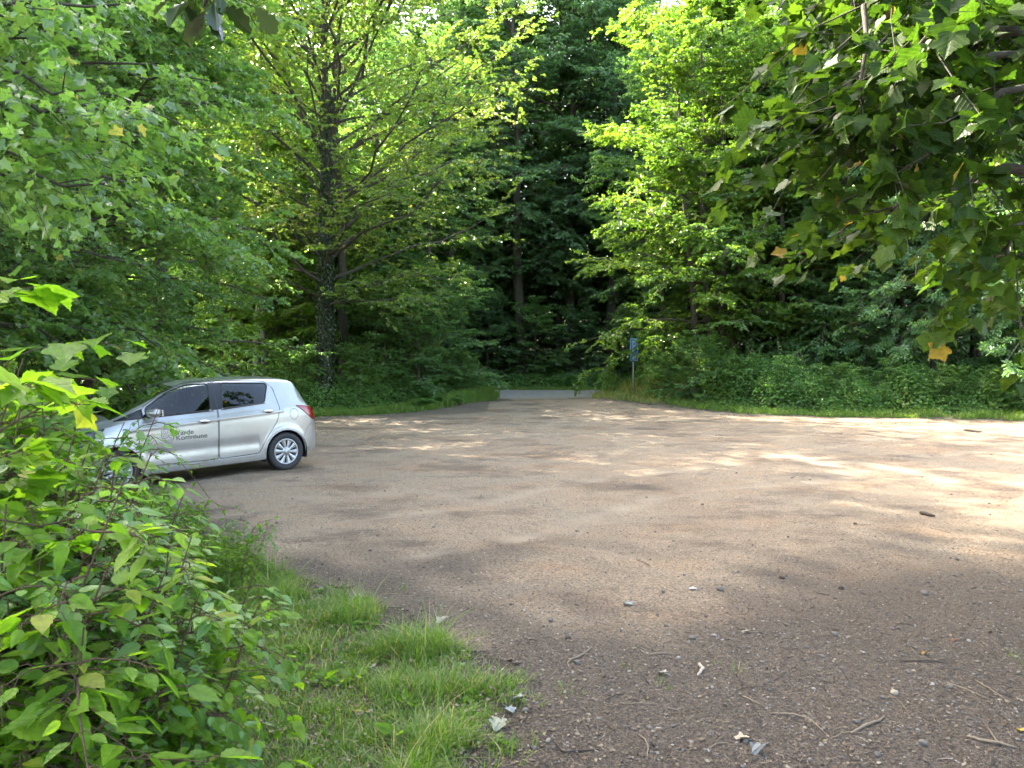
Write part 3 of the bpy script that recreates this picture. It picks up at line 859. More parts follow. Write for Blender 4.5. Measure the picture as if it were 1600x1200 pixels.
def lines(rg, S, D, L, K, droop=.1, wig=.06, rise=0.0):
    u = np.linspace(0, 1, K)[None, :, None]
    L_ = L[:, None, None]
    w = rg.normal(0, 1, (len(S), K, 3)); w[:, 0] = 0; w = np.cumsum(w, 1)*wig/math.sqrt(K)
    dr = droop if np.ndim(droop) else np.full(len(S), droop)
    P = S[:, None]+D[:, None]*L_*u+w*L_
    P[..., 2] += (rise*L_*u**1.6-dr[:, None, None]*L_*u**2.0)[..., 0]
    return P
def at_u(P, i, u):
    K = P.shape[1]; f = np.clip(u*(K-1), 0, K-1.001); k = f.astype(int); t = (f-k)[:, None]
    a = P[i, k]; b = P[i, k+1]; return a*(1-t)+b*t, unit(b-a)

def spray(rg, lv, wd, P1, L1, n2, n3, k, leaf, shape, l2=.42, l3=.32, twig=.012, jit=.45, flat=.25, u0=.15, tone=(0, 1), crown_u=None, sides2=3, droop2=.12):
    """side branches, twigs and leaves for a set of limbs P1 (N,K,3)"""
    N = len(P1)
    i2 = np.repeat(np.arange(N), n2); u2 = u0+(1-u0)*((np.tile(np.arange(n2), N)+rg.rand(N*n2))/n2)
    p, t = at_u(P1, i2, u2)
    side = np.where(np.tile(np.arange(n2), N) % 2 == 0, 1.0, -1.0)
    hz = unit(np.cross(t, UP)); ang = np.radians(rg.uniform(30, 65, len(i2)))[:, None]
    D2 = unit(t*np.cos(ang)+hz*side[:, None]*np.sin(ang)+UP*rg.normal(0.05, flat, (len(i2), 1)))
    Ln2 = L1[i2]*l2*(1.1-.65*u2)*rg.uniform(.7, 1.25, len(i2))
    P2 = lines(rg, p, D2, Ln2, 4, droop2, .10)
    wd.add(P2, np.linspace(1, .4, 4)[None]*(twig*rg.uniform(.7, 1.2, len(i2)))[:, None], sides2)
    M = len(P2)
    i3 = np.repeat(np.arange(M), n3); c3 = np.tile(np.arange(n3), M); u3 = .12+.88*((c3+rg.rand(M*n3))/n3)
    p, t = at_u(P2, i3, u3)
    side = np.where(c3 % 2 == 0, 1.0, -1.0); hz = unit(np.cross(t, UP)); ang = np.radians(rg.uniform(20, 70, len(i3)))[:, None]
    D3 = unit(t*np.cos(ang)+hz*side[:, None]*np.sin(ang)+UP*rg.normal(0, flat, (len(i3), 1)))
    Ln3 = (l3*rg.uniform(.6, 1.3, len(i3)))*(1.15-.5*u3)
    # leaves on the twigs, no separate twig wood for far trees
    i4 = np.repeat(np.arange(len(i3)), k); c4 = np.tile(np.arange(k), len(i3)); u4 = (c4+.5+rg.uniform(-.4, .4, len(i4)))/k
    q = p[i4]+D3[i4]*(Ln3[i4]*u4)[:, None]; q[:, 2] -= .18*Ln3[i4]*u4**2
    hz = unit(np.cross(D3[i4], UP)); sd = np.where(c4 % 2 == 0, 1.0, -1.0)[:, None]
    LD = unit(D3[i4]*.7+hz*sd*rg.uniform(.2, 1.2, (len(i4), 1))+rg.normal(0, .25, (len(i4), 3))-UP*rg.uniform(0, .45, (len(i4), 1)))
    LN = unit(UP+rg.normal(0, jit, (len(i4), 3)))
    S = leaf*rg.uniform(.6, 1.25, len(i4))
    base = rg.rand(N)[i2[i3[i4]]]*.45+rg.rand(M)[i3[i4]]*.2
    rn = tone[0]+(tone[1]-tone[0])*np.clip(base+.38*rg.rand(len(i4))**1.3, 0, 1)
    rare = rg.rand(len(i4)) < .012; rn = np.where(rare, 1.0, np.minimum(rn, .9))
    lv.add(q, LD, LN, S, shape, rn)
    return len(i4)

def tree_mesh(seed, name, H=16, r0=.22, h0=2.0, R=4.0, n1=40, n2=12, n3=7, k=8, leaf=.13, shape='tiny', mat='mid', bark='mid', env=None, el=(5, 60), lean=(0, 0),
              droop=.22, jit=.45, wig=.05, stems=None, l2=.42, l3=.34, flat=.25, az=None, skirt=0, bias=None, rise=0.0, trunk_mat=None):
    rg = np.random.RandomState(seed); wd = Wood(); lv = Leaves()
    stems = stems or [((0, 0), lean, H, r0)]
    tot = 0
    for (bx, by), ln, Hs, rs in stems:
        K = 14; u = np.linspace(0, 1, K)
        w = np.cumsum(rg.normal(0, 1, (K, 2)), 0)*wig*Hs/K; w -= w[0]
        TP = np.stack([bx+ln[0]*u+w[:, 0], by+ln[1]*u+w[:, 1], Hs*u-.25], 1)[None]
        TR = rs*(1-.86*u**1.15)+.35*rs*np.exp(-u*Hs/.35)
        wd.add(TP, TR[None], 12)
        m1 = max(4, int(n1*Hs/H/len(stems)**.5))
        uu = np.sort((np.arange(m1)+rg.rand(m1))/m1)
        hh = h0+(Hs*.985-h0)*uu**.95
        p, t = at_u(TP, np.zeros(m1, int), (hh+.25)/Hs)
        a = (np.arange(m1)*2.39996+rg.normal(0, .35, m1)+seed) if az is None else np.radians(rg.uniform(az[0], az[1], m1))
        e = np.radians(el[0]+(el[1]-el[0])*uu**1.3+rg.normal(0, 7, m1))
        env_ = env or (lambda q: np.interp(q, [0, .25, .55, .85, 1], [.75, 1, .9, .5, .18]))
        Ln = R*env_(uu)*rg.uniform(.7, 1.15, m1)
        if bias is not None: Ln = Ln*(1+bias[1]*np.cos(a-math.radians(bias[0])))
        D = np.stack([np.cos(a)*np.cos(e), np.sin(a)*np.cos(e), np.sin(e)], 1)
        Ln = Ln/np.maximum(np.cos(e), .45)
        P1 = lines(rg, p, D, Ln, 8, droop*(1-.6*uu), .09, rise)
        P1[..., 2] = np.maximum(P1[..., 2], .3+.1*rg.rand(m1, 1))
        rr = np.clip(rs*.22*(Ln/R)*(1.2-.7*uu), .010, .07)
        wd.add(P1, rr[:, None]*np.linspace(1, .16, 8)[None]**.8, 5)
        tot += spray(rg, lv, wd, P1, Ln, n2, n3, k, leaf, shape, l2, l3, .012, jit, flat)
    tm = wd.mesh(name+"_wood", trunk_mat or BARK[bark]); lm = lv.mesh(name+"_leaves", ML[mat])
    return tm, lm, tot

def plant(name, label, cat, meshes, loc, rz=0, s=1.0, group=None, tilt=0, parts=("trunk", "crown")):
    r = empty(name, loc, rz); r.scale = (s, s, s) if np.isscalar(s) else s
    tag(r, label, cat, group)
    if tilt: r.rotation_euler = (tilt, 0, rz)
    for nm, me in zip(parts, meshes): link(nm, me, r)
    return r
def zt(x, y): return float(th(x, y))
# ---------------------------------------------------------------- trees
wide = lambda q: np.interp(q, [0, .15, .5, .8, 1], [.85, 1, .95, .6, .2])
tall = lambda q: np.interp(q, [0, .3, .6, .9, 1], [.6, .95, 1, .55, .2])
M_W1 = tree_mesh(11, "wall_maple", H=15, r0=.17, h0=.9, R=3.9, n1=72, n2=13, n3=8, k=8, leaf=.10, shape='maple_small', mat='maple', env=wide, el=(-4, 55), jit=0.75)
M_W2 = tree_mesh(12, "wall_beech", H=19, r0=.2, h0=1.2, R=4.3, n1=72, n2=13, n3=8, k=8, leaf=.095, shape='ovate', mat='mid', env=wide, el=(-2, 60), jit=0.80)
M_W3 = tree_mesh(13, "tall_wood", H=23, r0=.25, h0=5.0, R=4.6, n1=52, n2=13, n3=8, k=8, leaf=.12, shape='tiny', mat='maple', env=tall, el=(0, 60), jit=0.75)
M_IV = tree_mesh(21, "spreading_maple", H=18, r0=.30, h0=3.6, R=7.8, n1=80, n2=17, n3=9, k=9, leaf=.135, shape='tiny', mat='seedy', env=lambda q: np.interp(q, [0, .12, .35, .7, 1], [.55, .95, 1.0, .8, .35]), el=(22, 68), jit=0.65, droop=.16, rise=.08, bias=(0, .12), wig=.03, bark='dark')
M_MS = tree_mesh(22, "many_stemmed_maple", H=17, r0=.16, h0=2.8, R=4.6, n1=58, n2=13, n3=8, k=9, leaf=.15, shape='tiny', mat='yellow', env=wide, el=(-2, 48), jit=0.60, droop=.22,
                 stems=[((-.5, 0), (-1.6, 0), 17, .19), ((-.15, .3), (-.6, -.6), 18, .16), ((.35, -.2), (.2, -.2), 18, .21), ((.8, .2), (1.3, 0), 17, .19), ((1.5, .1), (2.3, .3), 15, .16), ((0, -.4), (-.9, -.9), 9, .09)], bias=(180, .22), wig=.025)
M_D1 = tree_mesh(31, "dark_beech", H=24, r0=.28, h0=6.0, R=4.8, n1=72, n2=13, n3=8, k=7, leaf=.17, shape='tiny', mat='dark', env=tall, el=(-12, 55), jit=0.60, droop=.25, flat=.15)
M_D2 = tree_mesh(32, "dark_beech_low", H=21, r0=.24, h0=1.6, R=4.6, n1=76, n2=13, n3=7, k=7, leaf=.16, shape='tiny', mat='dark', env=wide, el=(-10, 55), jit=0.60, droop=.25, flat=.15)
M_M1 = tree_mesh(33, "wood_tree", H=20, r0=.2, h0=3.4, R=4.2, n1=46, n2=12, n3=8, k=7, leaf=.16, shape='tiny', mat='mid', env=tall, el=(0, 58), jit=0.75)
M_CH = tree_mesh(34, "chestnut", H=14, r0=.24, h0=3.4, R=4.8, n1=60, n2=10, n3=5, k=5, leaf=.21, shape='chestnut', mat='chest', env=wide, el=(-8, 55), jit=0.55, droop=.3, l3=.4)
M_LN = tree_mesh(35, "green_maple", H=15, r0=.18, h0=2.3, R=4.4, n1=70, n2=12, n3=8, k=8, leaf=.14, shape='tiny', mat='mid', env=wide, el=(-6, 52), jit=0.50, droop=.25, flat=.12)
M_S1 = tree_mesh(41, "beech_scrub", H=4.6, r0=.05, h0=.35, R=2.3, n1=34, n2=9, n3=6, k=7, leaf=.12, shape='tiny', mat='mid', env=wide, el=(8, 60), jit=.4, flat=.12, l3=.26)
M_S2 = tree_mesh(42, "maple_scrub", H=3.4, r0=.04, h0=.25, R=2.1, n1=30, n2=9, n3=6, k=7, leaf=.13, shape='tiny', mat='maple', env=wide, el=(5, 60), jit=.45, l3=.26)
M_S3 = tree_mesh(43, "dark_scrub", H=5.5, r0=.06, h0=.3, R=2.8, n1=40, n2=10, n3=6, k=7, leaf=.15, shape='tiny', mat='dark', env=wide, el=(0, 60), jit=.4, flat=.12)
M_YG = tree_mesh(44, "light_sapling", H=7.5, r0=.06, h0=1.0, R=2.2, n1=34, n2=9, n3=6, k=7, leaf=.15, shape='tiny', mat='yellow', env=wide, el=(0, 50), jit=.4, flat=.1)

def put_tree(label, cat, M, px, D, rz=0.0, s=1.0, group=None, name="tree"):
    x = gx(px, D)
    return plant(name, label, cat, M[:2], (x, D, zt(x, D)), rz, s, group)

# left-hand wall of leaves, near to far
put_tree("large maple leaning over the bushes at the left edge, lobed leaves hanging in front", "tree", M_W1, -250, 9.6, 1.9, 1.0, name="maple_tree")
put_tree("big maple directly behind the nose of the silver car", "tree", M_W1, 95, 15.0, 2.2, 1.1, name="maple_tree")
put_tree("dense beech tree behind the bonnet of the silver car", "tree", M_W2, 60, 17.5, 1.0, 1.0, name="beech_tree")
put_tree("dense beech tree behind the roof of the silver car", "tree", M_W2, 255, 22.0, 3.4, .95, name="beech_tree")
put_tree("leafy maple in the wood behind the two pale trunks", "tree", M_W1, 395, 39.5, 5.0, 1.1, name="maple_tree")
put_tree("maple between the left edge and the car's nose with branches down to the bushes", "tree", M_W1, -40, 14.6, 3.7, .9, name="maple_tree")
put_tree("beech with twisted branches filling the top left corner", "tree", M_W2, -170, 11.4, 5.5, .8, name="beech_tree")
put_tree("beech whose crown rises behind the front half of the silver car", "tree", M_W2, 150, 19.5, 4.4, .95, name="beech_tree")
for i, (px, D, rz, s, mm) in enumerate([(-260, 13, 1, 1, M_W2), (-60, 20, 2, 1.0, M_W3), (170, 25, 0, 1.0, M_W3), (-330, 21, 3, 1.0, M_W3), (250, 33, 2.5, .95, M_W3), (-150, 31, 5.2, 1.0, M_M1), (120, 42, .5, 1.05, M_M1)]):
    put_tree("tall woodland tree standing in the wood behind the front row on the left", "tree", mm, px, D, rz, s, "woodland trees behind the left row", name="woodland_tree")

# two pale trunks
for px, D, lean, lab in ((397, 33, .05, "slim pale-barked tree, the left one of the pair above the car's rear window"), (414, 34, -.03, "slim pale-barked tree, the right one of the pair above the car's rear window")):
    M_P = tree_mesh(int(px), "pale_tree", H=19, r0=.16, h0=6.5, R=2.4, n1=34, n2=9, n3=6, k=7, leaf=.14, mat='yellow', bark='pale', env=tall, el=(5, 55), lean=(lean*12, 0), wig=.02)
    put_tree(lab, "tree", M_P, px, D, name="pale_barked_tree")

# ivy-clad spreading maple
x0, y0 = gx(506, 29.5), 29.5
iv = plant("spreading_maple_tree", "spreading sycamore with an ivy-clad trunk rising beyond the verge right of the car", "tree", M_IV[:2], (x0, y0, zt(x0, y0)), 0.3)
rg = np.random.RandomState(77); lv = Leaves(); n = 15000
hh = rg.rand(n)**.85*12.5; a = rg.rand(n)*6.283
ce = np.array([np.interp(hh, [0, 13], [0, 0]), np.zeros(n)]).T
tv = np.empty(len(M_IV[0].vertices)*3); M_IV[0].vertices.foreach_get("co", tv); tv = tv.reshape(-1, 3)[:14*12].reshape(14, 12, 3)
cz = tv[:, :, 2].mean(1); cx_ = np.interp(hh, cz, tv[:, :, 0].mean(1)); cy_ = np.interp(hh, cz, tv[:, :, 1].mean(1))
rad = np.interp(hh, cz, np.hypot(tv[:, :, 0]-tv[:, :, 0].mean(1)[:, None], tv[:, :, 1]-tv[:, :, 1].mean(1)[:, None]).mean(1))
rr = rad+.02+.16*rg.rand(n)**1.5*(.4+.6*np.sin(hh*2.1+a)**2)
out = np.stack([np.cos(a), np.sin(a), np.zeros(n)], 1)
lv.add(np.stack([cx_+rr*np.cos(a), cy_+rr*np.sin(a), hh], 1), unit(-UP+rg.normal(0, .5, (n, 3))), unit(out+rg.normal(0, .4, (n, 3))), .085*rg.uniform(.6, 1.2, n), 'ovate', rg.rand(n))
link("ivy", lv.mesh("ivy_leaves", ML['ivy']), iv)
put_tree("grey-trunked tree standing just behind the ivy-clad trunk", "tree", tree_mesh(51, "grey_tree", H=20, r0=.26, h0=8, R=3.6, n1=36, n2=10, n3=7, k=7, leaf=.15, mat='mid', bark='mid', env=tall), 534, 34.5, name="woodland_tree")

# scrub along the left verge between ivy tree and road mouth
for i, (px, D, M, s, rz, lab) in enumerate([
    (452, 28.6, M_S2, .62, 0, "low sunlit maple scrub on the verge just right of the car's tail"),
    (470, 32.0, M_YG, .85, 1, "light yellow-green sapling left of the ivy-clad trunk"),
    (560, 30.0, M_S2, .62, 2, "low spreading scrub at the foot of the ivy-clad trunk"),
    (600, 32.5, M_S1, 1.05, 3, "young beech with layered branches right of the ivy-clad trunk"),
    (655, 32.0, M_S1, .82, 4.2, "arching beech scrub in the middle of the left verge"),
    (690, 34.0, M_S1, 1.15, 5, "taller beech scrub near the road mouth on the left verge"),
    (722, 33.6, M_S2, .55, .7, "low bush at the road end of the left verge"),
    (640, 37.0, M_S3, 1.1, 2, "dark scrub behind the beech on the left verge")]):
    put_tree(lab, "bush", M, px, D, rz, s, name="bush")
put_tree("light sunlit sapling just above the car's rear window", "bush", M_YG, 360, 27.5, 3, .7, name="bush")
for px, D, rz, s, M in ((600, 42, 1, 1, M_M1), (668, 41, 3, .9, M_M1), (560, 50, 2, 1.05, M_M1), (455, 44, 3.3, 1.0, M_M1)):
    put_tree("tall woodland tree in the wood behind the ivy-clad sycamore", "tree", M, px, D, rz, s, "woodland trees behind the ivy-clad sycamore", name="woodland_tree")

for i, (px, D, s_) in enumerate(((432, 33.5, 1.25), (345, 36, 1.6), (300, 39, 1.9), (475, 40, 1.8), (585, 39, 1.5), (215, 34, 1.4), (620, 44, 1.9))):  # yellow leaf colour imitates backlit patches in the wood
    put_tree("young maple coloured yellow-green as if backlit, inside the left wood", "tree", M_YG, px, D, i*2.1, s_, "young maples coloured as backlit inside the left wood", name="young_maple_tree")
# dark wood across the road
for i, (px, D, M, rz, s, lab) in enumerate([
    (812, 49, M_D1, .3, 1.3, "tall dark beech across the road with a straight black trunk above the road mouth"),
    (888, 51, M_D1, 2.3, 1.35, "tall dark beech across the road, right of the straight black trunk"),
    (745, 53, M_D2, 1.1, 1.45, "dark beech across the road, left of the straight black trunk"),
    (955, 50, M_D1, 4.0, 1.25, "dark tree across the road behind the blue parking sign"),
    (700, 50, M_M1, 4.0, 1.4, "mid-green tree across the road behind the beech scrub")]):
    put_tree(lab, "tree", M, px, D, rz, s, name="beech_tree")
for i, px in enumerate((690, 762, 835, 905, 985)):
    put_tree("dark understorey bush across the road below the beeches", "bush", M_S3 if i % 2 else M_S1, px, 46.6+.5*(i % 2), i*1.3, .8+.12*(i % 3), "understorey bushes across the road", name="bush")

# many-stemmed maple on the right bank
x0, y0 = gx(1112, 34), 34
ms = plant("many_stemmed_maple", "many-stemmed maple with bright yellow-green leaves on the mound right of the parking sign", "tree", M_MS[:2], (x0, y0, zt(x0, y0)), 0)
for px, D, M, s, rz, lab in [
    (1225, 33.5, M_LN, .95, 0, "deep green maple with layered boughs right of the many-stemmed maple"),
    (1345, 32.5, M_LN, .92, 2, "deep green maple in the middle of the right-hand tree wall"),
    (1460, 30.5, M_CH, 1.0, 1, "horse chestnut with drooping fingered leaves over the right bank"),
    (1605, 26.8, M_CH, 1.0, 3, "horse chestnut at the right edge with a dark hollow beneath its boughs"),
    (1790, 23.5, M_LN, 1.0, 4, "maple past the right edge whose boughs hang into view over the dirt"),
    ]:
    put_tree(lab, "tree", M, px, D, rz, s, name="maple_tree" if M is M_LN else "chestnut_tree")
for px, D, rz, s, M in ((1040, 40, 1, .95, M_M1), (1180, 38, 2, 1, M_M1), (1290, 37, 3, 1, M_W3), (1400, 35, 4, 1, M_D2), (1520, 33, 5, 1, M_D2), (1640, 31, .5, 1, M_D2), (1700, 27, 2.5, .9, M_W3), (1120, 46, .7, 1, M_D2), (1240, 46, .1, 1, M_D2)):
    put_tree("tall woodland tree in the wood behind the right bank", "tree", M, px, D, rz, s, "woodland trees behind the right bank", name="woodland_tree")

x0, y0 = gx(1205, 36.5), 36.5
plant("many_stemmed_maple", "second many-stemmed maple with dark slim stems behind and right of the first", "tree", M_MS[:2], (x0, y0, zt(x0, y0)), 2.5, 1.0)
for i, (px, D, s_, M) in enumerate(((1035, 32.2, .5, M_S2), (1085, 31.0, .55, M_S1), (1150, 30.2, .5, M_S2), (1235, 28.6, .42, M_S1), (1310, 27.8, .45, M_S2), (1395, 27.2, .38, M_S1), (1480, 26.2, .42, M_S2), (1565, 25.4, .40, M_S2), (1620, 24.6, .36, M_S1))):
    put_tree("small leafy bush rising from the brambles of the right bank", "bush", M, px, D, i*1.7, s_, "small bushes on the right bank", name="bush")
# deep wood closing the view
rg = np.random.RandomState(9)
k = 0
for D, st in ((58, 78), (68, 74), (82, 66)):
    for px in np.arange(-150 if D > 60 else 0, 1750, st):
        p = px+rg.uniform(-22, 22); d = D+rg.uniform(-4, 4)
        M = (M_D2, M_M1, M_D1)[k % 3]; k += 1
        put_tree("distant tree deep in the wood beyond the road", "tree", M, p, d, rg.rand()*6.28, rg.uniform(1.1, 1.5), "distant trees deep in the wood", name="distant_tree")
for px in np.arange(-100, 1750, 95):
    d = rg.uniform(48, 58) if px > 520 else rg.uniform(36, 50)
    put_tree("dark bush in the shade deep inside the wood", "bush", M_S3, px+rg.uniform(-20, 20), d, rg.rand()*6.28, rg.uniform(.8, 1.25), "bushes deep inside the wood", name="bush")

for px in np.arange(540, 1120, 42):
    put_tree("tall dark thicket closing the view between the beech trunks", "bush", M_S3, px+rg.uniform(-12, 12), rg.uniform(60, 68), rg.rand()*6.28, rg.uniform(1.4, 2.0), "dark thickets between the far trunks", name="bush")
# ---------------------------------------------------------------- overhanging boughs close to the camera
def P3(px, py, D): return np.array([(px-800)/F_PX*D, D, CAM_H-(py-577)/F_PX*D])

def bough_tree(seed, name, label, base, H, r0, boughs, lf, shape, mat, n2, n3, k, l2, l3, lean=(0, 0), extra=0, jit=.5, cat="tree", R=4, flat=.35, eleaf=None):
    rg = np.random.RandomState(seed); wd = Wood(); lv = Leaves()
    b = np.array(base, float); K = 12; u = np.linspace(0, 1, K)
    TP = np.stack([b[0]+lean[0]*u, b[1]+lean[1]*u, b[2]-.2+H*u], 1); wd.add(TP[None], (r0*(1-.75*u)+.3*r0*np.exp(-u*H/.4))[None], 12)
    PP = []; LL = []
    for (sz, pts) in boughs:
        S = np.array([b[0]+lean[0]*sz/H, b[1]+lean[1]*sz/H, b[2]+sz]); pts = [S]+[np.array(p, float) for p in pts]
        tt = np.linspace(0, 1, len(pts)); q = np.linspace(0, 1, 10)
        c = np.stack([pchip(tt, [p[j] for p in pts])(q) for j in range(3)], 1); c[1:-1] += rg.normal(0, .04, (8, 3))
        PP.append(c); LL.append(np.linalg.norm(np.diff(c, axis=0), axis=1).sum())
    if PP:
        PP = np.array(PP); LL = np.array(LL)
        wd.add(PP, np.linspace(.035, .007, 10)[None].repeat(len(PP), 0)*(.6+LL/8)[:, None], 7)
        spray(rg, lv, wd, PP, LL, n2, n3, k, lf, shape, l2, l3, .006, jit, flat, u0=.30, sides2=4, droop2=.25)
    if extra:                           # the rest of the crown, overhead
        a = np.arange(extra)*2.39996; uu = np.linspace(0, 1, extra)
        z = 5.2+(H*.97-5.2)*uu; e = np.radians(8+50*uu)
        S = np.stack([b[0]+lean[0]*z/H, b[1]+lean[1]*z/H, b[2]+z], 1)
        D = np.stack([np.cos(a)*np.cos(e), np.sin(a)*np.cos(e), np.sin(e)], 1); Ln = R*np.interp(uu, [0, .5, 1], [1, .9, .3])*rg.uniform(.8, 1.15, extra)
        P1 = lines(rg, S, D, Ln, 8, .05, .08); wd.add(P1, np.linspace(.06, .012, 8)[None].repeat(extra, 0), 5)
        spray(rg, lv, wd, P1, Ln, 11, 6, 6, eleaf or lf, 'ovate', .4, .4, .01, .5, .25)
    root = empty(name, tuple(b)); tag(root, label, cat)
    for nm, me in (("trunk", wd.mesh(name+"_wood", BARK['dark'])), ("crown", lv.mesh(name+"_leaves", ML[mat], True))):
        co = np.empty(len(me.vertices)*3, np.float32); me.vertices.foreach_get("co", co); co = co.reshape(-1, 3)-b.astype(np.float32); me.vertices.foreach_set("co", co.ravel()); me.update()
        link(nm, me, root)
    return root

B = [
    (3.4, [P3(1650, 60, 5.2), P3(1480, 60, 4.6), P3(1380, 100, 4.3), P3(1330, 180, 4.1)]),
    (3.8, [P3(1700, -40, 5.4), P3(1500, -30, 4.8), P3(1370, 0, 4.5), P3(1340, 130, 4.2)]),
    (3.0, [P3(1750, 200, 5.6), P3(1560, 190, 5.0), P3(1420, 220, 4.7), P3(1350, 250, 4.4)]),
    (2.6, [P3(1760, 260, 6.2), P3(1600, 260, 5.6), P3(1480, 300, 5.2), P3(1390, 330, 4.9)]),
    (2.4, [P3(1780, 300, 5.2), P3(1690, 300, 4.8), P3(1630, 340, 4.5), P3(1570, 400, 4.3)]),
    (3.9, [P3(1650, -130, 6.2), P3(1450, -80, 6.0), P3(1300, -30, 5.8), P3(1330, 40, 5.6)]),
    (3.2, [P3(1700, 120, 7.2), P3(1560, 110, 7.0), P3(1420, 140, 6.6), P3(1330, 200, 6.4)]),
    (4.2, [P3(1720, -120, 4.4), P3(1600, -60, 4.0), P3(1500, 0, 3.8), P3(1400, 110, 3.7)]),
    (3.0, [P3(1760, 120, 4.6), P3(1640, 120, 4.3), P3(1540, 160, 4.1), P3(1450, 240, 4.0)]),
    (2.6, [P3(1780, 330, 7.5), P3(1680, 310, 7.2), P3(1600, 270, 7.0), P3(1500, 290, 6.8)]),
]
_r = np.random.RandomState(8)
for _i in range(20):
    _px = _r.uniform(1310, 1610); _py = _r.uniform(-80, 20+.45*(_px-1200)); _D = _r.uniform(4.2, 7.5)
    B.append((_r.uniform(2.4, 4.6), [P3(1740, _py*.6-20, _D+1.2), P3((_px+1740)/2+80, _py*.75, _D+.7), P3((_px+1740)/2-60, _py*.85, _D+.3), P3(_px, _py, _D)]))
BL = []
for _i in range(22):
    _px = _r.uniform(20, 250); _py = _r.uniform(-60, 430-.9*max(0, _px-60)); _D = _r.uniform(5.4, 8.2)
    BL.append((_r.uniform(2.2, 6.0), [P3(-260, _py*.8-20, _D-.4), P3((_px-260)/2-40, _py*.85, _D-.2), P3((_px-260)/2+70, _py*.95, _D), P3(_px, _py, _D)]))
bough_tree(63, "left_maple_tree", "near maple at the left edge, its lobed leaves hanging above the thicket", (-7.0, 4.6, 0), 9, .16, BL, .085, 'maple_small', 'maple', 12, 5, 4, .26, .26, jit=.8, flat=.4).name = "maple_tree"
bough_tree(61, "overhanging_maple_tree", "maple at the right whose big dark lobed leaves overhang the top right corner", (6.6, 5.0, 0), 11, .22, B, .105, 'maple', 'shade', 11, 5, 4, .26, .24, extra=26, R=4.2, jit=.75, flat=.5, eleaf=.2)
B2 = [(4.6, [(-2.6, .8, 4.2), (-1.6, 2.2, 3.6), P3(310, -30, 2.45)]),
      (4.8, [(-2.6, 1.8, 4.6), (-1.6, 3.4, 4.5), (-.8, 4.2, 4.6)])]
ok = bough_tree(62, "oak_tree", "oak whose dark leaf cluster hangs into the top edge left of centre", (-3.6, -1.6, 0), 12, .3, [], .11, 'oak', 'ivy', 8, 4, 4, .2, .2, extra=30, R=5.5)
# the hanging oak twig itself, a continuation of the oak's bough
rg = np.random.RandomState(4); wd = Wood(); lv = Leaves()
c = np.array([(-3.6, -1.6, 5.2), (-3.0, .2, 4.9), (-2.0, 1.6, 4.1), (-1.35, 2.3, 3.2), P3(330, -12, 2.5), P3(322, 18, 2.5)]); t = np.linspace(0, 1, 6); q = np.linspace(0, 1, 20)
c = np.stack([pchip(t, c[:, j])(q) for j in range(3)], 1); wd.add(c[None], np.linspace(.05, .003, 20)[None], 6)
tip = P3(320, 0, 2.5); n = 17
pos = tip+rg.normal(0, 1, (n, 3))*np.array([.075, .06, .028]); pos[:, 2] = np.maximum(pos[:, 2], tip[2]-.03)
wd.add(np.stack([np.repeat(tip[None]+[0, 0, .05], n, 0), (tip+pos)/2+[0, 0, .02], pos], 1), np.full((n, 3), .0022), 4)
lv.add(pos, unit(pos-tip+rg.normal(0, .05, (n, 3))-UP*.07), unit(rg.normal(0, .6, (n, 3))+UP+np.array([0, -.5, 0])), .125*rg.uniform(.7, 1.1, n), 'oak', rg.rand(n)*.8)
for nm, me in (("bough", wd.mesh("oak_bough", BARK['dark'])), ("leaf_cluster", lv.mesh("oak_cluster", ML['ivy']))):  # dark ivy green makes the oak leaves read as a silhouette
    o = link(nm, me, ok); o.location = (3.6, 1.6, 0)

